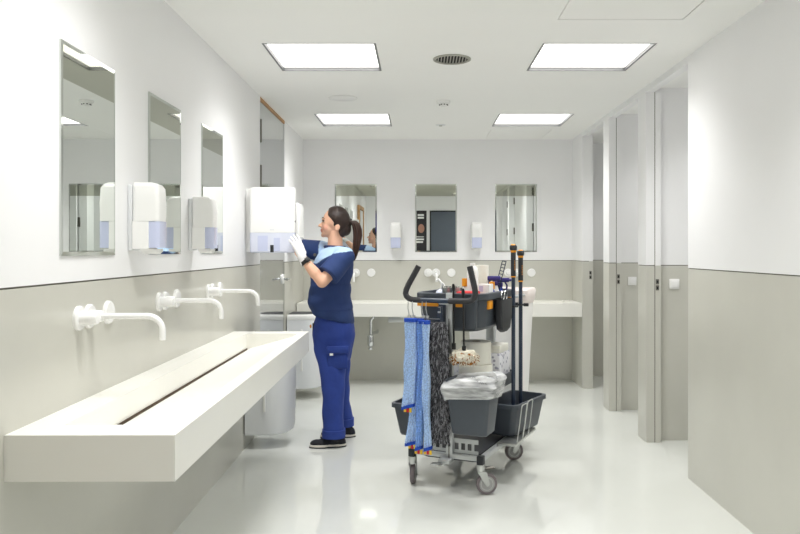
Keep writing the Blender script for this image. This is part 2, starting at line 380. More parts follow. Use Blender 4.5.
# things on the wall behind the camera, seen in the back mirrors
t = thing('notice_board', 'wide slate grey board hung on the wall behind the camera', 'board', (.80, YF, 1.6))
MB().box((-.53, .003, -.55), (.53, .014, .65)).obj('panel', 'board', t)
m = MB()
for a, b in (((-.56, -.58), (.56, -.55)), ((-.56, .65), (.56, .68)), ((-.56, -.55), (-.53, .65)), ((.53, -.55), (.56, .65))): m.box((a[0], 0, a[1]), (b[0], .024, b[1]))
m.obj('frame', 'black', t)
t = thing('poster', 'dark poster with a portrait and white print on the wall behind the camera', 'poster', (-.19, YF+.002, 1.6))
MB().box((-.36, 0, -.58), (.36, .008, .68)).obj('sheet', 'poster', t)
for (x0, x1, z0, z1, mm) in ((.16, .30, .56, .60, 'white'), (.16, .30, .50, .54, 'white'), (-.2, .30, .085, .10, 'white'), (-.15, .30, .02, .055, 'white'), (-.2, .28, -.04, -.005, 'white'), (-.3, .02, .2, .62, 'blueprint')):
    MB().box((x0, .008, z0), (x1, .0095, z1)).obj('print_block', mm, t)
MB().ell((.24, .009, .28), (.07, .003, .10)).obj('portrait', 'tan', t)

# ------------------------------------------------------------------ washroom fittings
def mirror(label, loc, rotz):       # local: wall plane y = 0, room towards -y, width along x
    t = thing('wall_mirror', label, 'mirror', loc, rotz, 'frameless wall mirrors'); w2, h2, b = .225, .365, .014
    MB().box((-w2, -.006, -h2), (w2, 0, h2)).obj('back_plate', 'bevel', t)
    m = MB(); o = [Vector((x, -.006, z)) for x, z in ((-w2, -h2), (w2, -h2), (w2, h2), (-w2, h2))]; i = [Vector((x, -.0066, z)) for x, z in ((-w2+b, -h2+b), (w2-b, -h2+b), (w2-b, h2-b), (-w2+b, h2-b))]
    vo = [m.bm.verts.new(v) for v in o]; vi = [m.bm.verts.new(v) for v in i]
    for k in range(4): m.bm.faces.new((vo[k], vo[(k+1) % 4], vi[(k+1) % 4], vi[k]))
    m.obj('bevelled_edge', 'bevel', t, smooth=0)
    zb = h2-.13
    MB().box((-w2+b, -.0066, -h2+b), (w2-b, -.0058, zb)).obj('glass', 'mirror', t)
    MB().box((-w2+b, -.0066, zb), (w2-b, -.0058, h2-b)).obj('tinted_band', 'band', t)
    return t
LR = PI/2 + LA          # turns a fitting that faces -y to face +x
ML = [2.71, 3.538, 4.367]; MBK = [-.680, .183, 1.045]
for y, l in zip(ML, ['nearest tall mirror on the left wall, large at the picture edge', 'middle tall mirror on the left wall between two soap dispensers', 'farthest tall mirror on the left wall, partly behind a soap dispenser']): mirror(l, lw(y, 0, 1.745), LR)
for x, l in zip(MBK, ['mirror on the back wall behind the woman in blue', 'middle mirror on the back wall between two small soap dispensers', 'mirror on the back wall above the two mop handles']): mirror(l, (x, YB, 1.745), 0)

def soap(label, loc, rotz):
    t = thing('soap_dispenser', label, 'soap dispenser', loc, rotz, 'white wall soap dispensers')
    MB().box((-.05, -.02, .0), (.05, 0, .275), .006).obj('back_plate', 'plastic2', t)
    pr = []
    for z, dp, w in ((.123, .110, .056), (.2, .112, .0565), (.262, .108, .055), (.278, .096, .05), (.285, .08, .042)): pr.append(rr(0, -.02-dp/2, w, dp/2, .018 if z < .27 else .012, z))
    MB().rings(pr).obj('cover', 'plastic', t)
    MB().rings([rr(0, -.055, .0555, .035, .006, z) for z in (.008, .1225)]).obj('lower_body', 'plastic', t)
    MB().rings([rr(0, -.106, .0535, .026, .016, z) for z in (.012, .1225)]).obj('window', 'lilac', t)
    MB().rings([rr(0, -.085, w, dp, .015, z) for z, w, dp in ((-.014, .028, .03), (-.004, .035, .038), (.008, .036, .04))]).obj('push_nozzle', 'plastic', t)
    return t
for y, l in ((3.125, 'larger soap dispenser between the nearest and middle mirrors of the left wall'), (3.953, 'soap dispenser between the middle and farthest mirrors of the left wall')): soap(l, lw(y, 0, 1.397), LR)
for x, l in ((-.248, 'small soap dispenser on the back wall just right of the woman'), (.614, 'small soap dispenser on the back wall directly above the white paper roll')): soap(l, (x, YB, 1.41), 0)

def tap(label, loc, rotz):
    t = thing('wall_tap', label, 'tap', loc, rotz, 'white wall-mounted taps')
    ros = [(.001, .012), (.040, .012), (.044, .008), (.045, 0), (.001, 0)]
    MB().lathe(ros, (-.085, 0, 0), '-y').obj('valve_rosette', 'enamel', t)
    MB().lathe([(.001, .07), (.020, .07), (.024, .064), (.024, .012), (.001, .012)], (-.085, 0, 0), '-y').obj('valve_knob', 'enamel', t)
    MB().lathe(ros, (0, 0, 0), '-y').obj('spout_rosette', 'enamel', t)
    MB().lathe([(.001, .05), (.019, .05), (.022, .046), (.022, .012), (.001, .012)], (0, 0, 0), '-y').obj('collar', 'enamel', t)
    pts = [(0, -.05, 0), (0, -.215, 0)] + [(0, -.215-.055*math.sin(a), -.055+.055*math.cos(a)) for a in [R(k) for k in range(10, 91, 10)]] + [(0, -.27, -.088)]
    MB().tube(pts, .0115, 14).obj('spout', 'enamel', t)
    MB().lathe([(.001, .014), (.040, .014), (.045, .009), (.046, 0), (.001, 0)], (.165, 0, 0), '-y').obj('sensor_disc', 'enamel', t)
    return t
for y, l in zip(ML, ['nearest white tap over the left trough sink', 'middle white tap over the left trough sink', 'farthest white tap over the left trough sink, beside the steel door']): tap(l, lw(y, 0, 1.158), LR)
for x, l in zip(MBK, ['white tap on the back wall just behind the woman', 'middle white tap on the back wall behind the cart handle', 'white tap on the back wall hidden behind the mop handles']): tap(l, (x, YB, 1.155), 0)

def trough(name, label, length, loc, rotz, endw):    # local: wall y = 0, room -y, along +x from 0
    t = thing(name, label, 'sink', loc, rotz); D, H, zt = .495, .135, .861
    y0, y1 = -.115, -D+.055; x0, x1 = endw, length-endw; zs, zf = zt-.095, zt-.012
    m = MB(); m.box((0, -D, zt-H), (length, 0, zt-H+.03))
    m.box((0, y0, zt-H+.03), (length, 0, zt)); m.box((0, -D, zt-H+.03), (length, y1, zt))
    m.box((0, y1, zt-H+.03), (x0, y0, zt)); m.box((x1, y1, zt-H+.03), (length, y0, zt))
    m.obj('trough_body', 'solid', t, smooth=0)
    m = MB(); ys_ = y0-.022                                            # sloping floor down to the slot along the wall side
    m._add([(x0, y1, zf), (x1, y1, zf), (x1, ys_, zs), (x0, ys_, zs), (x0, y1, zt-H+.03), (x1, y1, zt-H+.03), (x1, ys_, zt-H+.03), (x0, ys_, zt-H+.03)], [(0, 1, 2, 3), (4, 7, 6, 5), (3, 2, 6, 7), (0, 4, 5, 1), (1, 5, 6, 2), (0, 3, 7, 4)])
    m.obj('sloping_basin', 'solid', t, smooth=0)
    MB().box((x0, ys_, zs-.03), (x1, y0, zs-.022)).box((x0+.001, y0-.003, zs-.022), (x1-.001, y0-.0005, zs+.002)).obj('drain_slot_shade', 'slot', t)  # dark plates give the slot its shade as a painted colour
    return t
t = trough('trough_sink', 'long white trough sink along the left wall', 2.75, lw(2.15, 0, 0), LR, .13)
MB().lathe([(.001, 0), (.030, 0), (.034, -.012), (.028, -.03), (.001, -.034)], (.17, -.43, .726)).obj('drain_cap', 'chrome', t)
BX0 = -1.236
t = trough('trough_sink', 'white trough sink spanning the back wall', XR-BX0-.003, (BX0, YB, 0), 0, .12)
X = (371.5-VX)*7.7/FPX-BX0
MB().tube([(X+.02, -.27, .735), (X+.02, -.27, .70), (X-.005, -.26, .67), (X-.01, -.26, .47)], .016, 12).obj('waste_pipe', 'chrome', t)
MB().lathe([(.001, 0), (.028, 0), (.034, .02), (.034, .10), (.026, .115), (.001, .115)], (X-.01, -.26, .40)).cyl((X-.01, -.26, .53), (X+.05, -.12, .53), .018, n=12).cyl((X+.05, -.12, .53), (X+.05, 0, .53), .016, n=12).obj('bottle_trap', 'chrome', t)
MB().lathe([(.001, 0), (.022, 0), (.024, .02), (.001, .02)], (X-.01, -.26, .36)).cyl((X-.01, -.26, .37), (X-.01, -.26, .41), .014, n=12).obj('trap_cap', 'chrome', t)
X2 = (397-VX)*7.6/FPX-BX0
MB().box((X2-.09, -.36, .655), (X2+.09, -.18, .726), .004).obj('sensor_box', 'zinc', t)

def bin_(label, loc, rotz):
    t = thing('wall_bin', label, 'bin', loc, rotz, 'white wall-mounted waste bins'); prof = []
    def dring(w, d, z, n=18): return [Vector((-w, -.01, z)), ] + [Vector((w*-math.cos(PI*k/n)**1, -.12-(d-.12)*math.sin(PI*k/n)**.75, z)) for k in range(n+1)] + [Vector((w, -.01, z))]
    MB().rings([dring(w, d, z) for z, w, d in ((0, .185, .30), (.012, .198, .318), (.05, .203, .326), (.64, .212, .338), (.648, .209, .334))]).obj('body', 'plastic2', t)
    MB().rings([dring(w, d, z) for z, w, d in ((.649, .212, .338), (.675, .214, .34), (.69, .208, .333), (.694, .175, .295))]).obj('lid_ring', 'plastic', t)
    MB().rings([dring(w, d, z) for z, w, d in ((.6945, .150, .27), (.698, .146, .266))]).obj('opening', 'cartdark', t)
    MB().box((-.218, -.155, .17), (-.200, -.138, .56), .003).obj('handle_strip', 'plastic', t)
    return t
bin_('white waste bin on the left wall under the far end of the trough sink', lw(5.37, 0, .10), LR)
bin_('white waste bin on the left wall behind the woman, near the back wall', lw(7.10, 0, .10), LR)
# opened towel dispenser: body on the wall, cover swung out towards the camera
t = thing('towel_dispenser', 'large white paper towel dispenser with its cover swung open by the woman', 'towel dispenser', lw(5.35, 0, 1.38), LR)
MB().box((-.108, -.055, .005), (.20, 0, .455), .008).obj('back_body', 'plastic', t)
MB().box((-.09, -.085, .08), (.17, -.055, .41), .004).obj('paper_stack', 'paper', t)
MB().box((-.10, -.062, .0), (.19, -.056, .07), .002).obj('outlet', 'cartdark', t)
cx0, cx1 = -1.188-lw(5.35).x, -.868-lw(5.35).x           # cover reaches out from the wall
MB().rings([rr(-.150, -(cx0+cx1)/2, .034-e, (cx1-cx0)/2-e, .022, z) for z, e in ((.142, 0), (.44, 0), (.452, .004), (.46, .014))]).obj('cover', 'plastic', t)
MB().rings([rr(-.150, -(cx0+cx1)/2, .033-e, (cx1-cx0)/2-.001-e, .022, z) for z, e in ((.0, .008), (.008, .0), (.1415, 0))]).obj('window', 'lilacpale', t)
MB().box((-.186, -(cx0+cx1)/2-.012, .004), (-.182, -(cx0+cx1)/2+.012, .055), .001).obj('outlet_notch', 'cartdark', t)
MB().box((-.1845, -(cx0+cx1)/2-.055, .012), (-.1825, -(cx0+cx1)/2-.012, .105)).box((-.1845, -(cx0+cx1)/2+.03, .012), (-.1825, -(cx0+cx1)/2+.10, .12)).obj('visible_towels', 'lilac', t)
MB().box((-.1855, -(cx0+cx1)/2-.016, .157), (-.1835, -(cx0+cx1)/2+.016, .166)).obj('logo', 'plastic2', t)
MB().cyl((-.165, -cx1-.001, .22), (-.165, -cx1+.004, .22), .007, n=12).obj('lock', 'black', t)
MB().cyl((-.135, -cx0-.012, .03), (-.135, -cx0-.012, .43), .008, n=10).box((-.14, -cx0-.012, .05), (-.125, -.03, .09)).box((-.14, -cx0-.012, .37), (-.125, -.03, .41)).obj('hinge', 'plastic', t)
t = thing('towel_dispenser', 'closed white paper towel dispenser on the wall beyond the steel door', 'towel dispenser', lw(7.13, 0, 1.38), LR)
MB().rings([rr(0, -.055, .165-e, .055-e, .02, z) for z, e in ((.142, 0), (.44, 0), (.455, .006), (.465, .016))]).obj('cover', 'plastic', t)
MB().rings([rr(0, -.055, .163-e, .053-e, .02, z) for z, e in ((0, .006), (.008, 0), (.1415, 0))]).obj('window', 'lilacpale', t)
# switches inside the cubicles
for (px, py, yy, l) in ((632, 281, 6.485, 'white wall switch inside the middle cubicle'), (674, 284, 5.44, 'white wall switch inside the nearest open cubicle')):
    p = W(px, py, yy); t = thing('wall_switch', l, 'switch', p)
    MB().box((-.037, -.012, -.037), (.037, 0, .037), .004).obj('surround', 'plastic', t); MB().box((-.026, -.016, -.026), (.026, -.011, .026), .002).obj('rocker', 'enamel', t)

# ------------------------------------------------------------------ cleaning cart (local u right, v away, z up)
CX, CY, TH = .31, 4.667, R(-24)
CT, ST = math.cos(TH), math.sin(TH)
def cp(u, v, z=0.0): return Vector((CX+CT*u-ST*v, CY+ST*u+CT*v, z))
cart = thing('cleaning_cart', 'charcoal cleaning cart on four castors with a U-shaped handlebar', 'cart', (CX, CY, 0), TH)
# chassis
for u in (-.215, .215): MB().box((u-.015, -.385, .185), (u+.015, .405, .215), .003).obj('side_rail', 'alu', cart)
for v in (-.365, .384): MB().box((-.2, v-.014, .186), (.2, v+.014, .214), .003).obj('cross_rail', 'alu', cart)
for u, v in ((-.215, -.375), (.215, -.375), (.215, .395), (-.215, .395)): MB().box((u-.019, v-.022, .172), (u+.019, v+.02, .222), .004).obj('corner_cap', 'cartdark', cart)
MB().rings([rr(0, .0, .19-e, .33-e, .03, z) for z, e in ((.16, .02), (.175, 0), (.214, -.003))]).obj('base_tray', 'cartdark', cart)
m = MB().box((-.19, -.352, .216), (.19, -.345, .235))
for k in range(9): m.box((-.17+k*.04, -.352, .235), (-.155+k*.04, -.345, .275))
m.box((-.19, -.352, .275), (.19, -.345, .30)).obj('perforated_plate', 'alu', cart)
MB().box((0, -.38, .17), (.042, -.353, 1.15), .004).box((-.03, -.43, .165), (.042, -.353, .19), .004).obj('front_post', 'alu', cart)
MB().box((.018, -.3815, .18), (.024, -.3795, 1.0)).obj('post_groove', 'darksteel', cart)
MB().box((-.06, -.475, .158), (.0, -.425, .170), .004).box((-.02, -.44, .158), (.02, -.39, .170), .003).obj('foot_pedal', 'zinc', cart)
MB().box((.005, .33, .2), (.06, .375, 1.12), .004).obj('rear_post', 'alu', cart)
MB().box((.0, -.40, .40), (.044, -.38, .45), .004).obj('post_collar', 'cartdark', cart)
def castor(u, v, ang):       # ang: world direction in which the wheel trails behind its swivel
    a = ang-TH; t = Vector((math.cos(a), math.sin(a), 0)); n = Vector((-t.y, t.x, 0)); o = Vector((u, v, 0)); z = Vector((0, 0, 1))
    fk = MB(); c = o+t*.034+z*.0615
    fk.cyl(o+z*.150, o+z*.172, .026, n=20); fk.cyl(o+z*.128, o+z*.150, .020, .026, n=16)
    for s in (-1, 1):
        q = n*s*.021; e = n*s*.003
        pr = [o+t*-.022+z*.135, o+t*.03+z*.135, c+t*.014+z*.0, c+z*-.013, c+t*-.014]
        fk.rings([[p+q-e for p in pr], [p+q+e for p in pr]])
    fk.cyl(c-n*.026, c+n*.026, .008, n=12)
    fo = fk.obj('castor', 'zinc', cart)
    def wheel(prof, name, mt):
        m = MB(); rs = []
        for r, h in prof: rs.append([c+n*h+(t*math.cos(2*PI*k/32)+z*math.sin(2*PI*k/32))*r for k in range(32)])
        m.rings(rs, False, False, True).obj(name, mt, fo)
    wheel([(.046, -.014), (.058, -.013), (.0615, -.006), (.0615, .006), (.058, .013), (.046, .014)], 'tyre', 'tyre')
    wheel([(.010, -.012), (.032, -.009), (.0465, -.012), (.0465, .012), (.032, .009), (.010, .012)], 'hub', 'hub')
    wheel([(.033, -.0135), (.037, -.0135), (.037, .0135), (.033, .0135)], 'hub_ring', 'zinc')
    b = MB(); p = o-t*.0+z*.148; pr = [p+n*.02, p-n*.02, p+t*.075-n*.016+z*.004, p+t*.085-z*.008, p+t*.075+n*.016+z*.004]
    b.rings([pr, [q+z*.005 for q in pr]]).obj('brake_pedal', 'darksteel', fo)
castor(.215, -.375, R(8)); castor(-.215, -.375, R(82)); castor(.215, .395, R(186)); castor(-.215, .395, R(170))
# middle shelf
MB().rings([rr(0, .03, .205-e, .30-e, .04, z) for z, e in ((.525, .02), (.535, 0), (.61, -.006), (.61, .004), (.545, .012))]).obj('shelf_tray', 'cart', cart)
# upper tub
tubc, hu, hv = (.0, -.02), .215, .325
o = MB().rings([rr(0, -.02, hu-e, hv-e, r, z, 7) for z, e, r in ((.918, .07, .06), (.925, .045, .08), (.945, .02, .09), (.98, .012, .09), (1.115, .002, .09), (1.115, .008+.006, .08), (.99, .024, .08), (.955, .035, .07))]).obj('tub', 'cart', cart)
MB().rings([rr(0, -.02, hu+e, hv+e, .095, z, 7) for z, e in ((1.105, .004), (1.11, .012), (1.142, .012), (1.146, .006), (1.146, -.012), (1.116, -.012))] , True, True, True).obj('rim', 'cart', o)
for (u0, v0, u1, v1) in ((-.195, -.348, -.06, -.340), (.05, -.348, .13, -.340)): MB().box((u0, v0-.004, 1.066), (u1, v1, 1.098), .003).obj('orange_strip', 'orange', o)
for v0, v1 in ((-.25, -.17), (.14, .20)): MB().box((.207, v0, 1.05), (.221, v1, 1.10), .004).box((.219, v0+.02, 1.078), (.2225, v1-.02, 1.083)).obj('orange_clip', 'orange', o)
MB().rings([rr(.145, -.352, .040-e, .016-e, .012, z) for z, e in ((.935, .012), (.95, .003), (1.125, 0), (1.125, .004), (1.10, .005))]).obj('side_pocket', 'cart', o)
# handlebar
V = -.44; pts = [(-.150, V+.01, 1.306), (-.178, V+.005, 1.255), (-.212, V, 1.195), (-.226, V, 1.165), (-.230, V, 1.145), (-.224, V, 1.128), (-.208, V, 1.115), (-.185, V, 1.109), (-.13, V, 1.107)]
MB().tube(pts, [.017]*9, 14).obj('handle_grip', 'rubber', cart)
ptsR = [(.168, V+.01, 1.306), (.183, V+.005, 1.25), (.200, V, 1.19), (.204, V, 1.165), (.204, V, 1.145), (.197, V, 1.128), (.183, V, 1.115), (.165, V, 1.109), (.045, V, 1.107)]
MB().tube(ptsR, [.017]*9, 14).obj('handle_grip', 'rubber', cart)
MB().cyl((-.135, V, 1.107), (.05, V, 1.107), .0145, n=14).obj('handle_bar', 'navy', cart)
MB().box((-.02, V, 1.085), (.042, -.335, 1.112), .004).obj('handle_bracket', 'alu', cart)
MB().box((-.035, -.425, .48), (-.008, -.398, 1.075), .006).box((-.03, -.43, 1.045), (-.013, -.424, 1.068)).obj('pole_sleeve', 'navy', cart)
MB().box((-.031, -.428, 1.035), (-.012, -.4245, 1.07), .002).obj('sleeve_plate', 'zinc', cart)
for u in (-.205, -.178, -.115, -.09): MB().tube([(u, V-.017, 1.10), (u, V-.022, 1.06), (u+.004, V-.01, 1.015)], .003, 8).box((u-.006, V-.014, .985), (u+.014, V-.004, 1.02), .002).obj('mop_clip', 'zinc', cart)
MB().box((-.26, V-.012, 1.0), (-.01, V-.002, 1.004)).obj('clip_rail', 'zinc', cart)
# hanging pouch on the right side
MB().rings([rr(.242, v, d, l, .012, z) for z, v, d, l in ((.90, -.03, .010, .05), (.92, -.03, .02, .085), (1.0, -.03, .024, .105), (1.10, -.02, .022, .115), (1.10, -.02, .018, .110), (1.02, -.02, .014, .1))]).obj('pouch', 'cartdark', cart)
# pole clips
for v in (.155, .315): MB().box((.205, v-.015, 1.03), (.232, v+.015, 1.055), .003).tube([(.232, v-.02, 1.042), (.262, v-.022, 1.042), (.276, v, 1.042), (.262, v+.022, 1.042), (.235, v+.02, 1.042)], .006, 8).obj('pole_clip', 'cartdark', cart)
MB().cyl((.27, .32, 1.042), (.30, .32, 1.042), .011, n=12).obj('clip_knob', 'black', cart)
# wire rack by the right bucket
ww = MB()
for v in (-.06, .07):
    ww.tube([(.335, v, .235), (.350, v, .33), (.366, v, .45), (.366, v+.012, .460), (.370, v+.088, .460), (.370, v+.10, .45), (.356, v+.10, .33), (.340, v+.10, .235)], .0036, 8)
ww.box((.228, -.12, .222), (.345, .34, .240), .003).obj('wire_rack', 'zinc', cart)
# rear bag frame
MB().tube([(-.215, .33, 1.09), (-.215, .79, 1.09), (.2, .79, 1.09), (.2, .33, 1.09)], .010, 10).obj('bag_frame', 'alu', cart)
MB().box((-.23, .395, .20), (-.2, .80, .225), .003).box((.20, .395, .20), (.23, .80, .225), .003).box((-.23, .565, .206), (.23, .82, .226), .004).obj('bag_platform', 'cartdark', cart)

# things carried by the cart
def ct(name, label, cat, u, v, z, rot=0, group=None): return thing(name, label, cat, cp(u, v, z), TH+rot, group)
def wr(ring, amp, fr, seed):
    out = []
    for p in ring:
        n = noise.noise_vector(p*fr+Vector((seed, seed, seed))); out.append(p+Vector((n.x, n.y, 0))*amp)
    return out
t = ct('rubbish_bag', 'tall white rubbish bag hanging at the rear of the cart', 'bag', -.01, .69, .227)
MB().rings([wr(rr(0, 0, a, b, .05, z, 6), .008, 6, 3) for z, a, b in ((.0, .16, .08), (.02, .185, .10), (.2, .192, .105), (.45, .205, .11), (.75, .222, .115), (.885, .225, .117), (.885, .21, .105), (.7, .20, .095))]).obj('sack', 'bag', t)
MB().rings([wr(rr(0, 0, a, b, .05, z, 6), .006, 14, 5) for z, a, b in ((.80, .226, .12), (.84, .236, .128), (.89, .240, .132), (.905, .232, .122), (.905, .215, .11), (.86, .208, .1))], False, False).obj('folded_lip', 'pink', t)
def bucket(label, u, v, rot, z, L, Wd, H):
    t = ct('bucket', label, 'bucket', u, v, z, rot, 'charcoal plastic cart buckets'); a, b = Wd/2, L/2
    MB().rings([rr(0, 0, a+e, b+e, .035, zz, 6) for zz, e in ((0, -.045), (.01, -.035), (H-.03, -.008), (H-.004, -.006), (H-.004, -.012), (.02, -.042))]).obj('shell', 'cart', t)
    MB().rings([rr(0, 0, a+e, b+e, .038, zz, 6) for zz, e in ((H-.03, -.006), (H-.028, .006), (H-.002, .006), (H, .003), (H, -.011), (H-.02, -.011))], True, True, True).obj('rim', 'cart', t)
    return t
# right bucket: seen corners give its place and its slight turn against the cart
bucket('charcoal bucket at the right rear of the cart, holding the mop poles', .23, .23, R(-9), .242, .47, .25, .205)
bucket('charcoal bucket on the left of the cart, behind the blue mops', -.305, -.03, R(0), .242, .42, .24, .205)
MB().box((-.42, -.1, .216), (-.2, .13, .241), .003).obj('bucket_shelf', 'cartdark', cart)
# front bin and its liner
t = ct('waste_bin', 'square charcoal bin hung at the front of the cart', 'bin', .218, -.51, .386)
def br(z, a0, b0, r=.022, n=5): return rr(0, 0, a0, b0, r, z, n)
MB().rings([br(0, .096, .076), (br(.006, .102, .082)), br(.30, .132, .103), br(.30, .126, .097), br(.02, .096, .076)]).obj('shell', 'cart', t)
MB().box((-.10, .095, .24), (.02, .108, .27), .003).obj('hook', 'cart', t)
t = ct('bin_liner', 'crumpled clear plastic liner folded over the rim of the charcoal front bin', 'bin liner', .218, -.51, .386)
m = MB(); rs = []; N = 26
for i, (z, a, b, am) in enumerate(((.10, .095, .072, .012), (.22, .100, .077, .010), (.295, .110, .086, .006), (.312, .120, .095, .006), (.314, .132, .108, .008), (.300, .146, .122, .012), (.275, .150, .126, .016), (.245, .140, .115, .010), (.22, .136, .111, .008), (.22, .136, .111, .008), (.205, .130, .105, .005), (.192, .126, .101, .004))):
    ring = rr(0, 0, a+.009+(.0 if i < 3 else .004), b+.005, .035, z, 8); out = []
    for p in ring:
        n = noise.noise_vector(Vector((p.x*9, p.y*9, z*34))); q = p+Vector((p.x, p.y, 0)).normalized()*n.x*am*1.5; q.z += n.z*.02 if i > 1 else 0
        q.z += .028*math.sin(p.x*12+1)*(1 if i > 1 else 0); out.append(q)
    rs.append(out)
m.rings(rs, False, False).obj('film', 'film', t)
for i, (x, y, z, r) in enumerate(((.0, .0, .25, .05), (.05, .03, .26, .045), (-.05, .02, .255, .045), (.04, -.03, .25, .04))):
    mm = MB().ell((x, y, z), (r, r, r*.75), u=16, v=10)
    for v in mm.bm.verts: v.co += noise.noise_vector(v.co*22)*.014
    mm.obj('crumpled_film', 'film', t)
# mop poles
def pole(label, u, v, zb, zt):
    t = ct('floor_mop', label, 'mop', u, v, zb, 0, 'upright mop handles'); H = zt-zb
    MB().cyl((0, 0, 0), (0, 0, H-.17), .0125, n=14).obj('tube', 'navy', t)
    MB().lathe([(.001, H-.205), (.0145, H-.205), (.016, H-.2), (.016, H-.04), (.001, H-.04)]).obj('grip', 'cartdark', t)
    MB().lathe([(.001, H-.210), (.0165, H-.210), (.0165, H-.203), (.001, H-.203)]).obj('lower_ring', 'orange', t)
    MB().lathe([(.001, H-.052), (.017, H-.052), (.0185, H-.038), (.001, H-.038)]).obj('upper_ring', 'orange', t)
    MB().lathe([(.001, H-.039), (.0205, H-.039), (.0235, H-.03), (.0235, H-.015), (.019, H-.006), (.001, H-.006)]).obj('knob', 'cartdark', t)
    MB().lathe([(.001, H-.0065), (.017, H-.0065), (.011, H), (.001, H)]).obj('cap', 'orange', t)
    m = MB()
    for k in range(6):
        z = H-.11-k*.011; m.box((.0125, -.0125, z), (.0145, -.0085, z+.007), rot=Matrix.Rotation(R(0), 3, 'Z'))
    m.obj('lettering', 'orange', t)
    MB().lathe([(.001, 0), (.02, 0), (.02, .05), (.014, .06), (.001, .06)]).obj('socket', 'cartdark', t)
pole('taller mop handle with orange top, left of the pair', .25, .15, .266, 1.437)
pole('shorter mop handle with orange top, right of the pair', .25, .315, .266, 1.402)
# hanging mop pads
def pad(name, label, u0, u1, vv, z0, z1, mt, group, bend=0, tags=True, ribs=5):
    t = ct(name, label, 'mop', (u0+u1)/2, vv, z1, 0, group); L = z1-z0; w = (u1-u0)/2; rs = []; nn = 40
    for i in range(nn+1):
        f_ = i/nn; z = -L*f_; off = bend*f_**3; th = .012+.004*math.sin(f_*9+u0*40); ww_ = w*(.9+.1*f_+.05*math.sin(f_*11+u0*60))
        ring = []; K = 36
        for k in range(K):
            x = -1+2*k/(K-1); ring.append(Vector((off+x*ww_, -th-.005*math.sin(x*ribs*PI+.4*math.sin(f_*7))+.006*math.sin(f_*13+x*2), z)))
        for k in range(K):
            x = 1-2*k/(K-1); ring.append(Vector((off+x*ww_, th+.006*math.sin(f_*13+x*2), z)))
        rs.append(ring)
    MB().rings(rs).obj('cloth', mt, t, smooth=50)
    hh = []
    for z, e in ((.008, .004), (-.012, .004)): hh.append(rr(0, 0, w*.93+e, .02, .012, z))
    MB().rings(hh).obj('top_hem', 'hem', t)
    hh = []
    for z, e in ((-L+.010, .003), (-L-.008, .003)): hh.append([Vector((p.x+bend, p.y, z+.012*math.sin(p.x*30))) for p in rr(0, 0, w*1.02+e, .024, .014, z, 6)])
    MB().rings(hh).obj('bottom_hem', 'hem', t)
    if tags:
        for k, mm in enumerate(('yellow', 'redtag', 'yellow', 'redtag')[:3]):
            x = bend-.018+k*.017; MB().box((x, -.02, -L-.028), (x+.013, -.012, -L-.004), .001, 1).obj('tag', mm, t)
g = 'blue microfibre mop pads hanging on the cart'
pad('mop_pad', 'shortest blue mop pad hanging in front, at the left of the bundle', -.191, -.123, -.530, .50, 1.0, 'mopblue', g, -.015)
pad('mop_pad', 'long blue mop pad curling left at its foot', -.184, -.104, -.455, .272, .995, 'mopblue', g, -.035)
pad('mop_pad', 'long deep blue mop pad in the middle of the bundle', -.120, -.084, -.508, .262, .99, 'mopblue2', g, -.012, ribs=3)
pad('mop_pad', 'long blue mop pad beside the grey mop', -.081, -.042, -.525, .27, .99, 'mopblue', g, .012, ribs=3)
t = ct('dust_mop', 'shaggy dark grey mop hanging between the blue mops and the front bin', 'mop', -.014, -.462, .985)
rs = []
for i in range(41):
    f_ = i/40; w_ = .042+.012*min(1, f_*4)-.006*f_; rs.append([Vector((p.x-.0+.012*f_, p.y, -.69*f_)) for p in rr(0, 0, w_, .02, .016, 0, 5)])
mm = MB().rings(rs)
for v in mm.bm.verts: v.co += noise.noise_vector(v.co*70)*.006
mm.obj('core', 'mopgrey', t)
for (nm, mt, cnt) in (('pale_yarn', 'yarnlight', 900), ('dark_yarn', 'yarndark', 1100)):
    mm = MB()
    for k in range(cnt):
        f_ = random.random(); a = random.uniform(0, 2*PI); x = math.cos(a)*.05+.012*f_; y = math.sin(a)*.022; z = -.69*f_
        d = Vector((math.cos(a)*.4, math.sin(a), 0)).normalized()*random.uniform(.005, .012); p = Vector((x, y, z)); q_ = p+d+Vector((random.uniform(-.006, .006), 0, -.006)); e = q_+Vector((random.uniform(-.005, .005), 0, -random.uniform(.008, .018)))
        mm.tube([p, q_, e], .0020, 4, False)
    fo = mm.obj(nm, mt, t); fo['kind'] = 'stuff'
# items on the shelf
def roll(label, u, v, z, r, h, core=.03):
    t = ct('toilet_roll', label, 'toilet roll', u, v, z, 0, 'jumbo toilet rolls on the cart shelf')
    MB().lathe([(core, 0), (r-.004, 0), (r, .004), (r, h-.004), (r-.004, h), (core, h), (core, 0)], n=40).obj('tissue', 'paper', t)
    MB().lathe([(core-.003, .002), (core-.0002, .002), (core-.0002, h-.002), (core-.003, h-.002), (core-.003, .002)], n=28).obj('core', 'card', t)
roll('lower jumbo toilet roll of the stack on the cart shelf', .075, -.07, .546, .104, .152)
roll('upper jumbo toilet roll of the stack on the cart shelf', .075, -.06, .699, .092, .138)
for (u, v, z, a, b, h, mt, l) in ((.14, .17, .546, .05, .11, .20, 'wrap', 'wrapped paper towel pack with grey print behind the toilet rolls'), (.135, .17, .747, .05, .09, .05, 'paper', 'small cream pack lying on the printed towel pack'), (-.09, .12, .546, .07, .12, .15, 'wrap', 'wrapped paper towel pack at the left of the toilet rolls')):
    t = ct('paper_pack', l, 'paper pack', u, v, z); MB().box((-a, -b, 0), (a, b, h), .008).obj('wrapper', mt, t)
    MB().box((-a+.01, -b-.001, h*.5), (a-.01, -b+.004, h*.52)).obj('seam', 'plastic2', t)
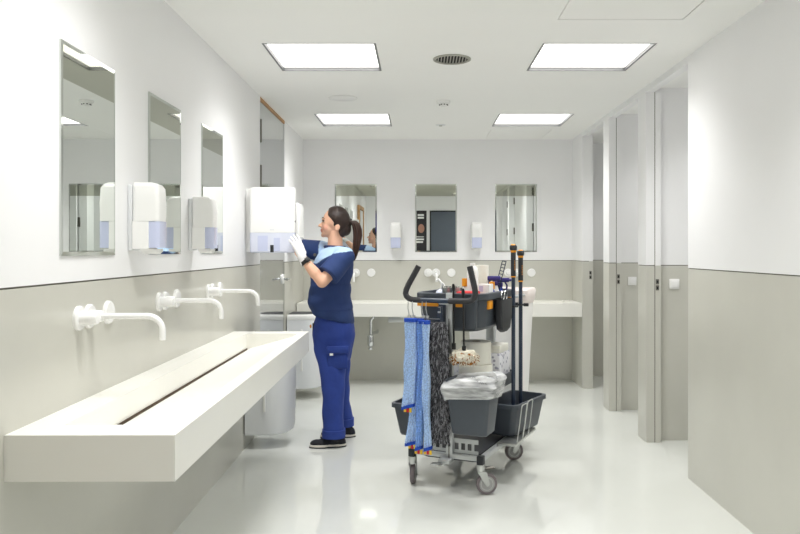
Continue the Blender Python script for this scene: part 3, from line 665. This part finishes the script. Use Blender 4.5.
# duster with a black stick, hanging in front of the rolls
def rod(label, name, cat, a, b, head):
    pa, pb = cp(*a), cp(*b); t = thing(name, label, cat, pb); d = pa-pb
    MB().cyl((0, 0, .0), d, .006, n=10).obj('stick', 'black', t); MB().tube([d*.93, d*1.0, d*1.04], [.010, .010, .006], 10).obj('grip', 'black', t)
    MB().cyl(d*-.01, d*.09, .012, n=12).obj('ferrule', 'black', t)
    if head:
        mm = MB().ell((0, 0, -.03), (.078, .05, .046), u=64, v=40)
        for v in mm.bm.verts: v.co += noise.noise_vector(v.co*38)*.016
        bmesh.ops.recalc_face_normals(mm.bm, faces=mm.bm.faces); wm = bpy.data.meshes.new('wool_head'); mm.bm.to_mesh(wm); mm.bm.free()
        def stain(c):
            r_ = math.hypot(c.x/.078, (c.z+.034)/.046); n_ = noise.noise(c*30)
            return (170, 112, 46) if (.62 < r_+n_*.35 < .92 and c.z < -.012+n_*.05) else (238, 232, 216)
        paint(wm, stain); mobj('wool_head', wm, 'woolpaint', t, smooth=60)
        for (nm, mt, cnt, sp) in (('wool_tufts', 'wool', 160, 1.0), ('stained_tufts', 'woolbrown', 26, .9)):
            tuft = MB()
            for k in range(cnt):
                an = random.uniform(0, 2*PI); ph = random.uniform(-.9, .9) if mt == 'wool' else random.choice((-1, 1))*random.uniform(.1, .5)-.25
                if mt == 'woolbrown': an = random.choice((random.uniform(PI*.85, PI*1.35), random.uniform(-PI*.35, PI*.1), random.uniform(PI*1.2, PI*1.8)))
                dr = Vector((math.cos(an)*math.cos(ph), math.sin(an)*math.cos(ph), math.sin(ph))); p = Vector((dr.x*.078, dr.y*.05, dr.z*.046-.03))
                p2 = p+dr*.008+Vector((random.uniform(-.006, .006), 0, -.003)); tuft.tube([p*.96, p2, p2+Vector((random.uniform(-.008, .008), 0, -random.uniform(.004, .012)))], .0022, 5)
            tuft.obj(nm, mt, t)['kind'] = 'stuff'
rod('fluffy white duster with brown-stained edges and black stick on the cart', 'duster', 'duster', (.118, -.405, 1.165), (.120, -.395, .815), True)
rod('thin black stick hanging beside the duster at the cart post', 'grabber', 'stick', (.058, -.405, 1.19), (.06, -.402, .83), False)
# things standing in the upper tub (floor of the tub z = .956)
TF = .956
t = ct('white_bottle', 'tall white bottle standing behind the right handle grip', 'bottle', .045, -.04, TF)
MB().rings([rr(0, 0, a, a*.8, .018, z) for z, a in ((0, .03), (.005, .033), (.30, .033), (.335, .028), (.345, .02))]).obj('body', 'plastic', t); MB().lathe([(.001, .3455), (.016, .3455), (.016, .362), (.001, .364)]).obj('cap', 'plastic', t)
t = ct('paper_roll', 'upright white paper roll standing in the cart tub', 'paper roll', .068, .07, TF)
MB().lathe([(.012, 0), (.042, 0), (.042, .348), (.012, .348), (.012, 0)], n=32).obj('paper', 'paper', t); MB().lathe([(.009, .001), (.0118, .001), (.0118, .346), (.009, .346), (.009, .001)], n=20).obj('core', 'card', t)
def tin(label, u, v, z, r, h):
    t = ct('metal_tin', label, 'tin', u, v, z, 0, 'silver tins in the cart tub'); MB().lathe([(.001, 0), (r, 0), (r, h), (.001, h)]).obj('can', 'steel', t); MB().lathe([(.001, h), (r+.002, h), (r+.002, h+.008), (.001, h+.009)]).obj('lid', 'chrome', t)
tin('left silver tin in the cart tub', -.075, -.18, TF, .026, .215); tin('right silver tin in the cart tub, by the black stick', -.02, -.16, TF, .026, .215)
t = ct('clear_bottle', 'clear white plastic spray bottle at the front left of the tub', 'bottle', -.13, -.12, TF)
MB().rings([rr(0, 0, a, a, .02, z) for z, a in ((0, .04), (.16, .042), (.19, .03), (.205, .014))]).obj('body', 'lilacpale', t); MB().tube([(0, 0, .20), (0, 0, .235), (-.02, 0, .26), (-.035, 0, .255)], .008, 8).tube([(-.01, 0, .245), (.01, 0, .235), (.03, 0, .20)], .005, 8).obj('trigger', 'white', t)
for (u, v, z, mt, l, a, b) in ((.075, -.20, 1.13, 'red', 'folded red cloth on top of the cloths in the tub', .06, .07), (.07, -.2, 1.108, 'white', 'folded white cloth between the red cloths', .065, .075), (.08, -.205, 1.086, 'red', 'folded red cloth at the bottom of the cloth stack', .062, .072)):
    t = ct('folded_cloth', l, 'cloth', u, v, z, R(8)); MB().box((-a, -b, 0), (a, b, .021), .008).obj('fold', mt, t); MB().box((-a+.004, -b-.002, .008), (a-.004, b, .012), .002, 1).obj('hem', 'pink' if mt == 'white' else 'redtag', t)
t = ct('cloth_box', 'pale box holding the folded cloths in the tub', 'box', .075, -.2, TF); MB().box((-.065, -.075, 0), (.065, .075, .129), .006).obj('carton', 'plastic2', t); MB().box((-.066, -.02, .03), (.066, .02, .09)).obj('print', 'bluebottle', t)
t = ct('orange_bottle', 'small orange capped bottle behind the cloths', 'bottle', -.012, -.02, TF); MB().lathe([(.001, 0), (.02, 0), (.02, .20), (.012, .215), (.001, .216)]).obj('body', 'white', t); MB().lathe([(.001, .2165), (.021, .2165), (.021, .265), (.001, .267)]).obj('cap', 'orange', t)
t = ct('glove_box', 'small white carton beside the paper roll', 'box', .140, -.065, TF); MB().box((-.035, -.04, 0), (.035, .04, .235), .003).obj('carton', 'plastic', t); MB().box((-.03, -.0415, .19), (-.005, -.0395, .225)).obj('print', 'lilac', t)
def sprayer(label, u, v, body, cap, h, rot):
    t = ct('spray_bottle', label, 'spray bottle', u, v, TF, rot)
    MB().rings([rr(0, 0, a, a*.75, .016, z) for z, a in ((0, .034), (h*.7, .036), (h*.85, .024), (h, .014))]).obj('body', body, t)
    MB().box((-.018, -.012, h), (.018, .012, h+.03), .005).box((-.06, -.012, h+.03), (.035, .012, h+.06), .008).obj('spray_head', cap, t)
    MB().tube([(-.03, 0, h+.035), (-.045, 0, h+.01), (-.04, 0, h-.02)], .006, 8).obj('trigger', cap, t); MB().cyl((-.058, 0, h+.045), (-.072, 0, h+.045), .009, n=12).obj('nozzle', cap, t)
sprayer('spray bottle with purple trigger head in the cart tub', .149, .09, 'white', 'purple', .22, R(25))
sprayer('second purple spray bottle at the tub edge by the pouch', .146, .20, 'bluebottle', 'purple', .205, R(200))
t = ct('orange_bottle', 'orange capped bottle by the purple spray head', 'bottle', .150, .022, TF); MB().lathe([(.001, 0), (.017, 0), (.017, .19), (.010, .2), (.001, .201)]).obj('body', 'bluebottle', t); MB().lathe([(.001, .2015), (.018, .2015), (.018, .245), (.001, .247)]).obj('cap', 'orange', t)
t = ct('scrubbing_tool', 'dark ladder-shaped tool leaning up behind the purple spray head', 'tool', .085, .165, TF)
a_, b_ = Vector((0, 0, 0)), Vector((.095, .02, .375)); sd = Vector((.012, 0, -.003))
mm = MB().cyl(a_-sd, b_-sd, .003, n=8).cyl(a_+sd, b_+sd, .003, n=8)
mm.obj('stiles', 'navy', t)
for k in range(9): q = a_.lerp(b_, .55+k*.055); MB().cyl(q-sd, q+sd, .0028, n=8).obj('rung', 'navy', t)
t = ct('scissors', 'silver-ringed scissors stuck in the side pouch', 'scissors', .242, -.02, 1.0)
for k in (-1, 1):
    MB().tube([(0, k*.012, .02), (0, k*.01, .09)], .004, 6).obj('blade', 'steel', t)
    pts = [(0, k*.03+.026*math.cos(a), .115+.034*math.sin(a)) for a in [2*PI*j/16 for j in range(17)]]; MB().tube(pts, .0045, 8).obj('finger_ring', 'chrome', t)

# ------------------------------------------------------------------ the cleaner
PX, PY = -.61, 5.42
P = thing('person', 'woman in navy and light blue tunic and blue trousers reaching to the towel dispenser', 'person', (PX, PY, 0))
OFF = Vector((PX, PY, 0))
def q(x, y, z): return Vector((x, y, z))-OFF
def elring(x0, x1, yc, hy, z, n=28, p=2.4, tilt=0):
    cx, hx = (x0+x1)/2, (x1-x0)/2; out = []
    for k in range(n):
        a = 2*PI*k/n; c_, s_ = math.cos(a), math.sin(a); x = cx+hx*math.copysign(abs(c_)**(2/p), c_); y = yc+hy*math.copysign(abs(s_)**(2/p), s_)
        out.append(q(x, y, z+tilt*(x-cx)))
    return out
Y0 = PY
SHL, SHR = Vector((-.525, 5.25, 1.352)), Vector((-.69, 5.565, 1.385))
ELL, ELR = Vector((-.672, 5.13, 1.178)), Vector((-.905, 5.50, 1.425))
WRL, WRR = Vector((-.808, 5.135, 1.345)), Vector((-1.03, 5.45, 1.53))
# body: one mesh of head, neck, trunk core, arms, legs
b = MB(); yo = Y0-.0
b.ell(q(-.605, yo, 1.618), (.098, .076, .093)); b.ell(q(-.655, yo, 1.60), (.052, .060, .070)); b.ell(q(-.660, yo, 1.555), (.050, .055, .058)); b.ell(q(-.672, yo, 1.524), (.040, .042, .030)); b.ell(q(-.700, yo, 1.508), (.018, .020, .017))
b.cone(q(-.700, yo, 1.604), .009, q(-.732, yo, 1.577), .0095); b.ell(q(-.716, yo, 1.572), (.012, .016, .008))
b.ell(q(-.7135, yo, 1.549), (.010, .020, .0065)); b.ell(q(-.711, yo, 1.537), (.010, .018, .007))
for s in (-1, 1):
    b.ell(q(-.672, yo+s*.034, 1.562), (.028, .024, .03)); b.ell(q(-.700, yo+s*.028, 1.626), (.010, .022, .007)); b.ell(q(-.588, yo+s*.079, 1.562), (.019, .009, .030), Matrix.Rotation(R(12), 3, 'Y')); b.ell(q(-.594, yo+s*.083, 1.545), (.010, .008, .010))
b.cone(q(-.615, yo, 1.38), .060, q(-.612, yo, 1.53), .050)
b.rings([elring(-.70, -.56, Y0, .10, z) for z in (.80, 1.0, 1.2, 1.36)]); b.rings([elring(-.66, -.56, Y0, .08, z) for z in (1.36, 1.42)])
for (sh, el, wr_) in ((SHL, ELL, WRL), (SHR, ELR, WRR)):
    b.cone(sh-OFF, .052, el-OFF, .041); b.cone(el-OFF, .041, wr_-OFF, .027); b.cone((el*.65+wr_*.35)-OFF, .041, (el*.3+wr_*.7)-OFF, .033)
    b.cone(wr_-OFF, .026, (wr_+(wr_-el).normalized()*.05)-OFF, .026)
for (x, y, xk, yk, xa, ya) in ((-.615, 5.335, -.612, 5.30, -.60, 5.275), (-.60, 5.50, -.605, 5.53, -.575, 5.55)):
    b.cone(q(x, y, .84), .075, q(xk, yk, .47), .055); b.cone(q(xk, yk, .47), .056, q(xa, ya, .10), .038)
me = remesh(b, .0065, 3)
SK = (229, 180, 152)
def skincol(c):
    p = c+OFF
    if p.x < -.700 and abs(p.y-Y0) < .024 and 1.531 < p.z < 1.556: return (206, 134, 120)
    if p.x < -.66 and abs(abs(p.y-Y0)-.042) < .02 and 1.545 < p.z < 1.58: return (228, 168, 145)
    return SK
paint(me, skincol); body = mobj('body', me, 'skin', P, smooth=0); me.polygons.foreach_set('use_smooth', [True]*len(me.polygons))
for s in (-1, 1):
    e = MB().ell(q(-.6895, yo+s*.034, 1.610), (.010, .013, .0048)).obj('eye', 'eyewhite', body); MB().ell(q(-.6965, yo+s*.037, 1.610), (.0052, .0090, .0050)).obj('iris', 'iris', e)
    MB().tube([q(-.707, yo+s*.014, 1.630), q(-.702, yo+s*.034, 1.637), q(-.684, yo+s*.052, 1.630)], [.003, .0035, .002], 8).obj('eyebrow', 'hair', body)
    MB().tube([q(-.704, yo+s*.020, 1.614), q(-.703, yo+s*.036, 1.6165), q(-.688, yo+s*.050, 1.611)], [.0026, .0034, .0024], 6).obj('eyelashes', 'hair', body)
# hair cap with a hairline, bun at the nape, ponytail
hm = MB().ell((0, 0, 0), (1, 1, 1), u=64, v=48)
for v in hm.bm.verts:
    d = v.co.normalized(); p = Vector((-.597+d.x*(.098 if d.x > 0 else .113), Y0+d.y*.089, 1.617+d.z*.107))
    if d.x > .2: p.z -= .012*d.x
    ay = abs(p.y-Y0)
    # hairline: front edge slopes from the forehead down in front of the ear, then under the ear to the nape
    fx = -.672+(.05 if p.z < 1.60 else .05*max(0, (1.66-p.z)/.06)) + ay*.10
    low = 1.545 if p.x > -.575 else 1.575
    k = min((p.x-fx)/.012, (p.z-low)/.012); k = max(0, min(1, .5+k*.5))
    cc = Vector((-.605, Y0, 1.60)); v.co = cc.lerp(p, .78+.22*k)-OFF
    v.co += noise.noise_vector(Vector((v.co.x*14, v.co.y*14, v.co.z*30)))*.0035
hm.obj('hair', 'hair', P, smooth=60)
hb = MB().ell(q(-.545, Y0, 1.557), (.050, .06, .056)).ell(q(-.565, Y0, 1.535), (.035, .052, .045)).ell(q(-.54, Y0, 1.60), (.050, .06, .05)); mm = remesh(hb, .006, 4)
for v in mm.vertices: v.co += noise.noise_vector(v.co*30)*.003
mobj('gathered_hair', mm, 'hair', P, smooth=60)
MB().tube([q(-.511, Y0-.0, 1.612), q(-.495, Y0-.0, 1.608)], [.021, .021], 14).obj('hair_band', 'black', P)
pt = [(-.504, 1.609), (-.482, 1.609), (-.462, 1.588), (-.450, 1.545), (-.448, 1.50), (-.454, 1.45), (-.464, 1.40), (-.472, 1.35), (-.474, 1.335)]
rd = [.018, .025, .030, .033, .034, .031, .024, .013, .003]; mm = MB(); rs = []
for (x, z), r_ in zip(pt, rd): rs.append([q(x+r_*math.cos(2*PI*k/20), Y0-.005+.75*r_*math.sin(2*PI*k/20), z+.2*r_*math.cos(2*PI*k/20)) for k in range(20)])
mm.rings(rs)
for _ in range(26):
    o_ = Vector((random.uniform(-.7, .7), random.uniform(-1, 1))); mm.tube([q(x+r_*o_.x, Y0-.005+.74*r_*o_.y-.003, z-(.012 if i > 5 else 0)) for i, ((x, z), r_) in enumerate(zip(pt, rd))], [.006]*7+[.004, .001], 5)
mm.obj('ponytail', 'ponyhair', P, smooth=60)
# tunic
sb = MB()
prof = [(.898, -.782, -.468, .180), (.925, -.788, -.470, .182), (.96, -.794, -.482, .176), (1.01, -.80, -.498, .166), (1.08, -.802, -.508, .160), (1.14, -.80, -.510, .162), (1.22, -.797, -.490, .170), (1.29, -.782, -.478, .175), (1.34, -.758, -.483, .170), (1.385, -.725, -.51, .145), (1.415, -.69, -.545, .105), (1.43, -.675, -.56, .075)]
rs = []
for (z, a, b_, hy) in prof:
    ring = elring(a, b_, Y0, hy, z, tilt=-.24 if z < .9 else (-.20 if z < .93 else (-.1 if z < .97 else 0)))
    sk = .0 if z < 1.1 else (z-1.1)/.3*.10           # shoulders turned a little towards the camera
    rs.append([Vector((p.x-sk*p.y*1.2, p.y, p.z)) for p in ring])
sb.rings(rs)
def sleeve(sh, el, f1, r0, r1):
    d = el-sh; e = sh+d*f1; sb.tube([sh-d*.1-OFF, sh+d*.2-OFF, sh+d*.45-OFF, e-OFF], [r0*.85, r0, (r0+r1)/2, r1], 20); sb.ell(sh-OFF, (r0*.9,)*3)
sleeve(SHL, ELL, .76, .078, .085); sleeve(SHR, Vector((-.93, 5.50, 1.42)), .80, .080, .070)
sb.cone(q(-.655, 5.50, 1.375), .06, SHR-OFF, .07); sb.cone(q(-.58, 5.34, 1.37), .06, SHL-OFF, .07)
me = remesh(sb, .008, 5)
for v in me.vertices:          # cloth folds
    p = v.co+OFF; n = noise.noise_vector(Vector((p.x*7+p.z*5, p.y*6, p.z*11-p.x*5))); am = .012 if p.z > 1.15 else (.026 if p.z > .97 else .012)
    nr = Vector((p.x+.635, (p.y-Y0)*1.0, 0)); v.co += nr.normalized()*n.x*am
NV, LB = (36, 58, 108), (180, 207, 238)
def seg(p, a, b_):
    d = b_-a; t_ = max(0, min(1, (p-a).dot(d)/d.length_squared)); return (p-(a+d*t_)).length, t_
def shirtcol(c):
    p = c+OFF; x, z = p.x, p.z
    ax = math.hypot(p.x+.617, p.y-Y0)
    if ax < .082 and z > 1.402: return (32, 50, 98)
    pl = [(-.80, 1.312), (-.735, 1.302), (-.645, 1.356), (-.61, 1.374), (-.48, 1.392)]
    zl = pl[0][1]
    for (xa, za), (xb, zb) in zip(pl, pl[1:]):
        if xa <= x <= xb: zl = za+(zb-za)*(x-xa)/(xb-xa)
    if x > -.48: zl = 1.392
    if z < zl: return NV
    da, ta = seg(p, SHR, Vector((-.93, 5.50, 1.42)))
    if da < .12 and ta > .30: return NV
    if x < -.735+(z-1.466)*.367 and p.y > 5.50: return NV
    return LB
paint(me, shirtcol); shirt = mobj('tunic', me, 'shirt', P, smooth=0); me.polygons.foreach_set('use_smooth', [True]*len(me.polygons))
MB().tube([q(-.617+.071*math.cos(2*PI*k/24)-.008*0, Y0+.066*math.sin(2*PI*k/24), 1.422-.10*(.0-.071*math.cos(2*PI*k/24))*-1*.4) for k in range(25)], .011, 8).obj('collar', 'collarcloth', shirt)
MB().lathe([(.001, .003), (.010, .002), (.011, 0), (.001, 0)], q(-.752, 5.335, 1.366), '-y', 16).obj('badge', 'darksteel', shirt)
# trousers
tb = MB()
tb.rings([elring(a, b_, yc, hy, z) for z, a, b_, yc, hy in ((.60, -.735, -.50, 5.42, .145), (.70, -.765, -.476, 5.42, .172), (.78, -.775, -.468, 5.42, .180), (.86, -.772, -.474, 5.42, .175), (.93, -.758, -.490, 5.42, .165))])
tb.rings([elring(a, b_, yc, hy, z, 20) for z, a, b_, yc, hy in ((.074, -.682, -.532, 5.272, .078), (.12, -.682, -.533, 5.272, .078), (.25, -.690, -.540, 5.28, .076), (.40, -.692, -.532, 5.29, .080), (.48, -.70, -.530, 5.30, .084), (.58, -.722, -.522, 5.32, .092), (.68, -.757, -.49, 5.34, .098), (.80, -.765, -.48, 5.35, .09))])
tb.rings([elring(a, b_, yc, hy, z, 20) for z, a, b_, yc, hy in ((.09, -.645, -.495, 5.548, .076), (.14, -.645, -.497, 5.548, .076), (.27, -.662, -.520, 5.545, .076), (.42, -.685, -.522, 5.535, .080), (.58, -.722, -.51, 5.515, .092), (.68, -.757, -.49, 5.50, .098), (.80, -.765, -.48, 5.49, .09))])
me = remesh(tb, .009, 5)
for v in me.vertices:
    p = v.co+OFF; n = noise.noise_vector(Vector((p.x*8+p.z*3, p.y*7, p.z*9+p.x*4))); am = .009 if p.z > .5 else .008
    v.co += Vector((n.x, n.y*.7, 0))*am
tr = mobj('trousers', me, 'trouser', P, smooth=0); me.polygons.foreach_set('use_smooth', [True]*len(me.polygons))
for (yc, x0, x1, z) in ((5.272, -.690, -.524, .070), (5.548, -.653, -.487, .086)):
    MB().rings([elring(x0, x1, yc, .085, z, 24), elring(x0, x1, yc, .086, z+.055, 24), elring(x0+.02, x1-.02, yc, .068, z+.06, 24), elring(x0+.022, x1-.022, yc, .066, z+.004, 24)], True, True, True).obj('turned_cuff', 'trouser', tr)
pk = MB().box((-.072, -.009, -.10), (.072, .012, .055), .008); pk.obj('cargo_pocket', 'trouser', tr, q(-.575, 5.238, .66))
fl = MB().box((-.077, -.013, -.026), (.077, .004, .026), .006); fl.obj('pocket_flap', 'trouser', tr, q(-.575, 5.231, .695), R(3))
MB().box((-.012, -.003, -.008), (.012, .001, .008), .001, 1).obj('white_label', 'white', tr, q(-.617, 5.214, .664))
MB().rings([elring(-.771, -.752, 5.36, .022, z, 12) for z in (.80, .87)]).obj('key_holder', 'cartdark', P); MB().ell(q(-.783, 5.35, .848), (.007, .010, .014)).obj('orange_reel', 'orange', P)
# shoes
def shoe(toe, heel, zt):
    a, h_ = Vector((*toe, 0)), Vector((*heel, 0)); d = (a-h_); L = d.length; t_ = d/L; n = Vector((-t_.y, t_.x, 0))
    def ring(f_, hw, z, y0=0): return None
    def outl(e, z):
        out = []
        for k in range(32):
            an = 2*PI*k/32; c_, s_ = math.cos(an), math.sin(an); xx = c_*(L/2+e); wv = (.047 if c_ > .1 else .040)-(.006 if -.4 < c_ < .1 else 0)
            out.append(h_+t_*(L/2+xx)+n*(s_*abs(s_)**-.2 if s_ else 0)*(wv+e)+Vector((0, 0, z))-OFF)
        return out
    sm = MB().rings([outl(.0, .0), outl(.003, .006), outl(.003, .017), outl(.0, .023)]).obj('shoe_sole', 'sole', P)
    MB().rings([outl(.0035, .0), outl(.0038, .0085)]).obj('tread', 'shoe', sm)
    up = MB()
    for f_, hw, zz, r_ in ((.17, .034, .055, .045), (.36, .037, .056, .055), (.58, .040, .042, .055), (.80, .038, .030, .050)):
        p = h_+t_*(L*f_); up.ell(p+Vector((0, 0, .026))-OFF, (r_, hw, zz), Matrix.Rotation(math.atan2(t_.y, t_.x), 3, 'Z'))
    up.rings([outl(-.002, .018), outl(-.006, .034)])
    up.cone(h_+t_*.075+Vector((0, 0, .06))-OFF, .045, h_+t_*.075+Vector((0, 0, .11))-OFF, .043)
    m_ = remesh(up, .005, 4)
    for v in m_.vertices: v.co.z = max(v.co.z, .0222)
    uo = mobj('shoe', m_, 'shoe', P, smooth=0); m_.polygons.foreach_set('use_smooth', [True]*len(m_.polygons))
    for k in range(4):
        f_ = .50+k*.065; p = h_+t_*(L*f_)+Vector((0, 0, .082-k*.008)); MB().tube([p-n*.024-Vector((0, 0, .010))-OFF, p+Vector((0, 0, .002))-OFF, p+n*.024-Vector((0, 0, .010))-OFF], .003, 6).obj('lace', 'black', uo)
shoe((-.775, 5.245), (-.522, 5.285), 0); shoe((-.735, 5.53), (-.478, 5.555), 0)
# gloves with five fingers
def hand(wr_, el, fdir, pn, side, curl, name):
    """fdir: direction of the fingers, pn: palm normal, side: direction of the thumb"""
    g = MB(); f_ = fdir.normalized(); pn = (pn-f_*pn.dot(f_)).normalized(); sd = f_.cross(pn)*side
    base = wr_; kn = base+f_*.092
    g.cone(base-f_*.03, .030, base+f_*.02, .030)
    for k in range(4): g.cone(base+f_*.02+sd*(.018-.012*k), .016, kn+sd*(.030-.020*k), .0125)
    g.cone(base+f_*.045+sd*.012, .02, base+f_*.06-sd*.015, .019)
    for k, (ln, rad) in enumerate(((.072, .0092), (.080, .0095), (.074, .0092), (.058, .0082))):
        p = kn+sd*(.032-.0215*k); dd = (f_+sd*(.10-.075*k)).normalized(); c1 = curl*(.8+.12*k)
        p1 = p+(dd*math.cos(c1)+pn*math.sin(c1))*ln*.42; p2 = p1+(dd*math.cos(c1*1.9)+pn*math.sin(c1*1.9))*ln*.33; p3 = p2+(dd*math.cos(c1*2.6)+pn*math.sin(c1*2.6))*ln*.25
        g.cone(p, rad*1.12, p1, rad); g.cone(p1, rad, p2, rad*.95); g.cone(p2, rad*.95, p3, rad*.82)
    t0 = base+f_*.03+sd*.028; t1 = t0+(f_*.75+sd*.45+pn*.5).normalized()*.04; t2 = t1+(f_*.85+sd*.35+pn*.35).normalized()*.034; t3 = t2+(f_*.95+sd*.1+pn*.3).normalized()*.024
    g.cone(t0, .016, t1, .0125); g.cone(t1, .0122, t2, .0105); g.cone(t2, .0105, t3, .0088)
    for v in g.bm.verts: v.co -= OFF
    m_ = remesh(g, .0032, 3); o_ = mobj(name, m_, 'glove', P, smooth=0); m_.polygons.foreach_set('use_smooth', [True]*len(m_.polygons)); return o_
gl = hand(WRL, ELL, Vector((-.36, .02, .93)), Vector((-.66, .72, -.26)), -1, .15, 'glove')
MB().tube([WRL-OFF+(ELL-WRL).normalized()*.004, WRL-OFF-(ELL-WRL).normalized()*.02], [.032, .0335], 20).obj('cuff', 'glove', gl)
hand(WRR, ELR, Vector((-.8, -.2, .5)), Vector((-.3, 0, -.9)), -1, .25, 'glove')
# watch
d = (ELL-WRL).normalized(); cpt = WRL+d*.034
u_ = d.cross(Vector((0, 0, 1))).normalized(); w_ = d.cross(u_)
rs = []
for e, r_ in ((-.013, .0315), (-.013, .035), (.013, .0365), (.013, .033)): rs.append([cpt+d*e+(u_*math.cos(2*PI*k/24)+w_*math.sin(2*PI*k/24))*r_-OFF for k in range(24)])
wt = MB().rings(rs, True, True, True).obj('watch_strap', 'black', P)
fc = (Vector((.25, -.75, .6))-d*Vector((.25, -.75, .6)).dot(d)).normalized(); sd_ = d.cross(fc)
rot = Matrix((d, sd_, fc)).transposed()
MB().box((-.018, -.016, -.005), (.018, .016, .006), .004, rot=rot).obj('watch_case', 'black', wt, cpt+fc*.037-OFF)
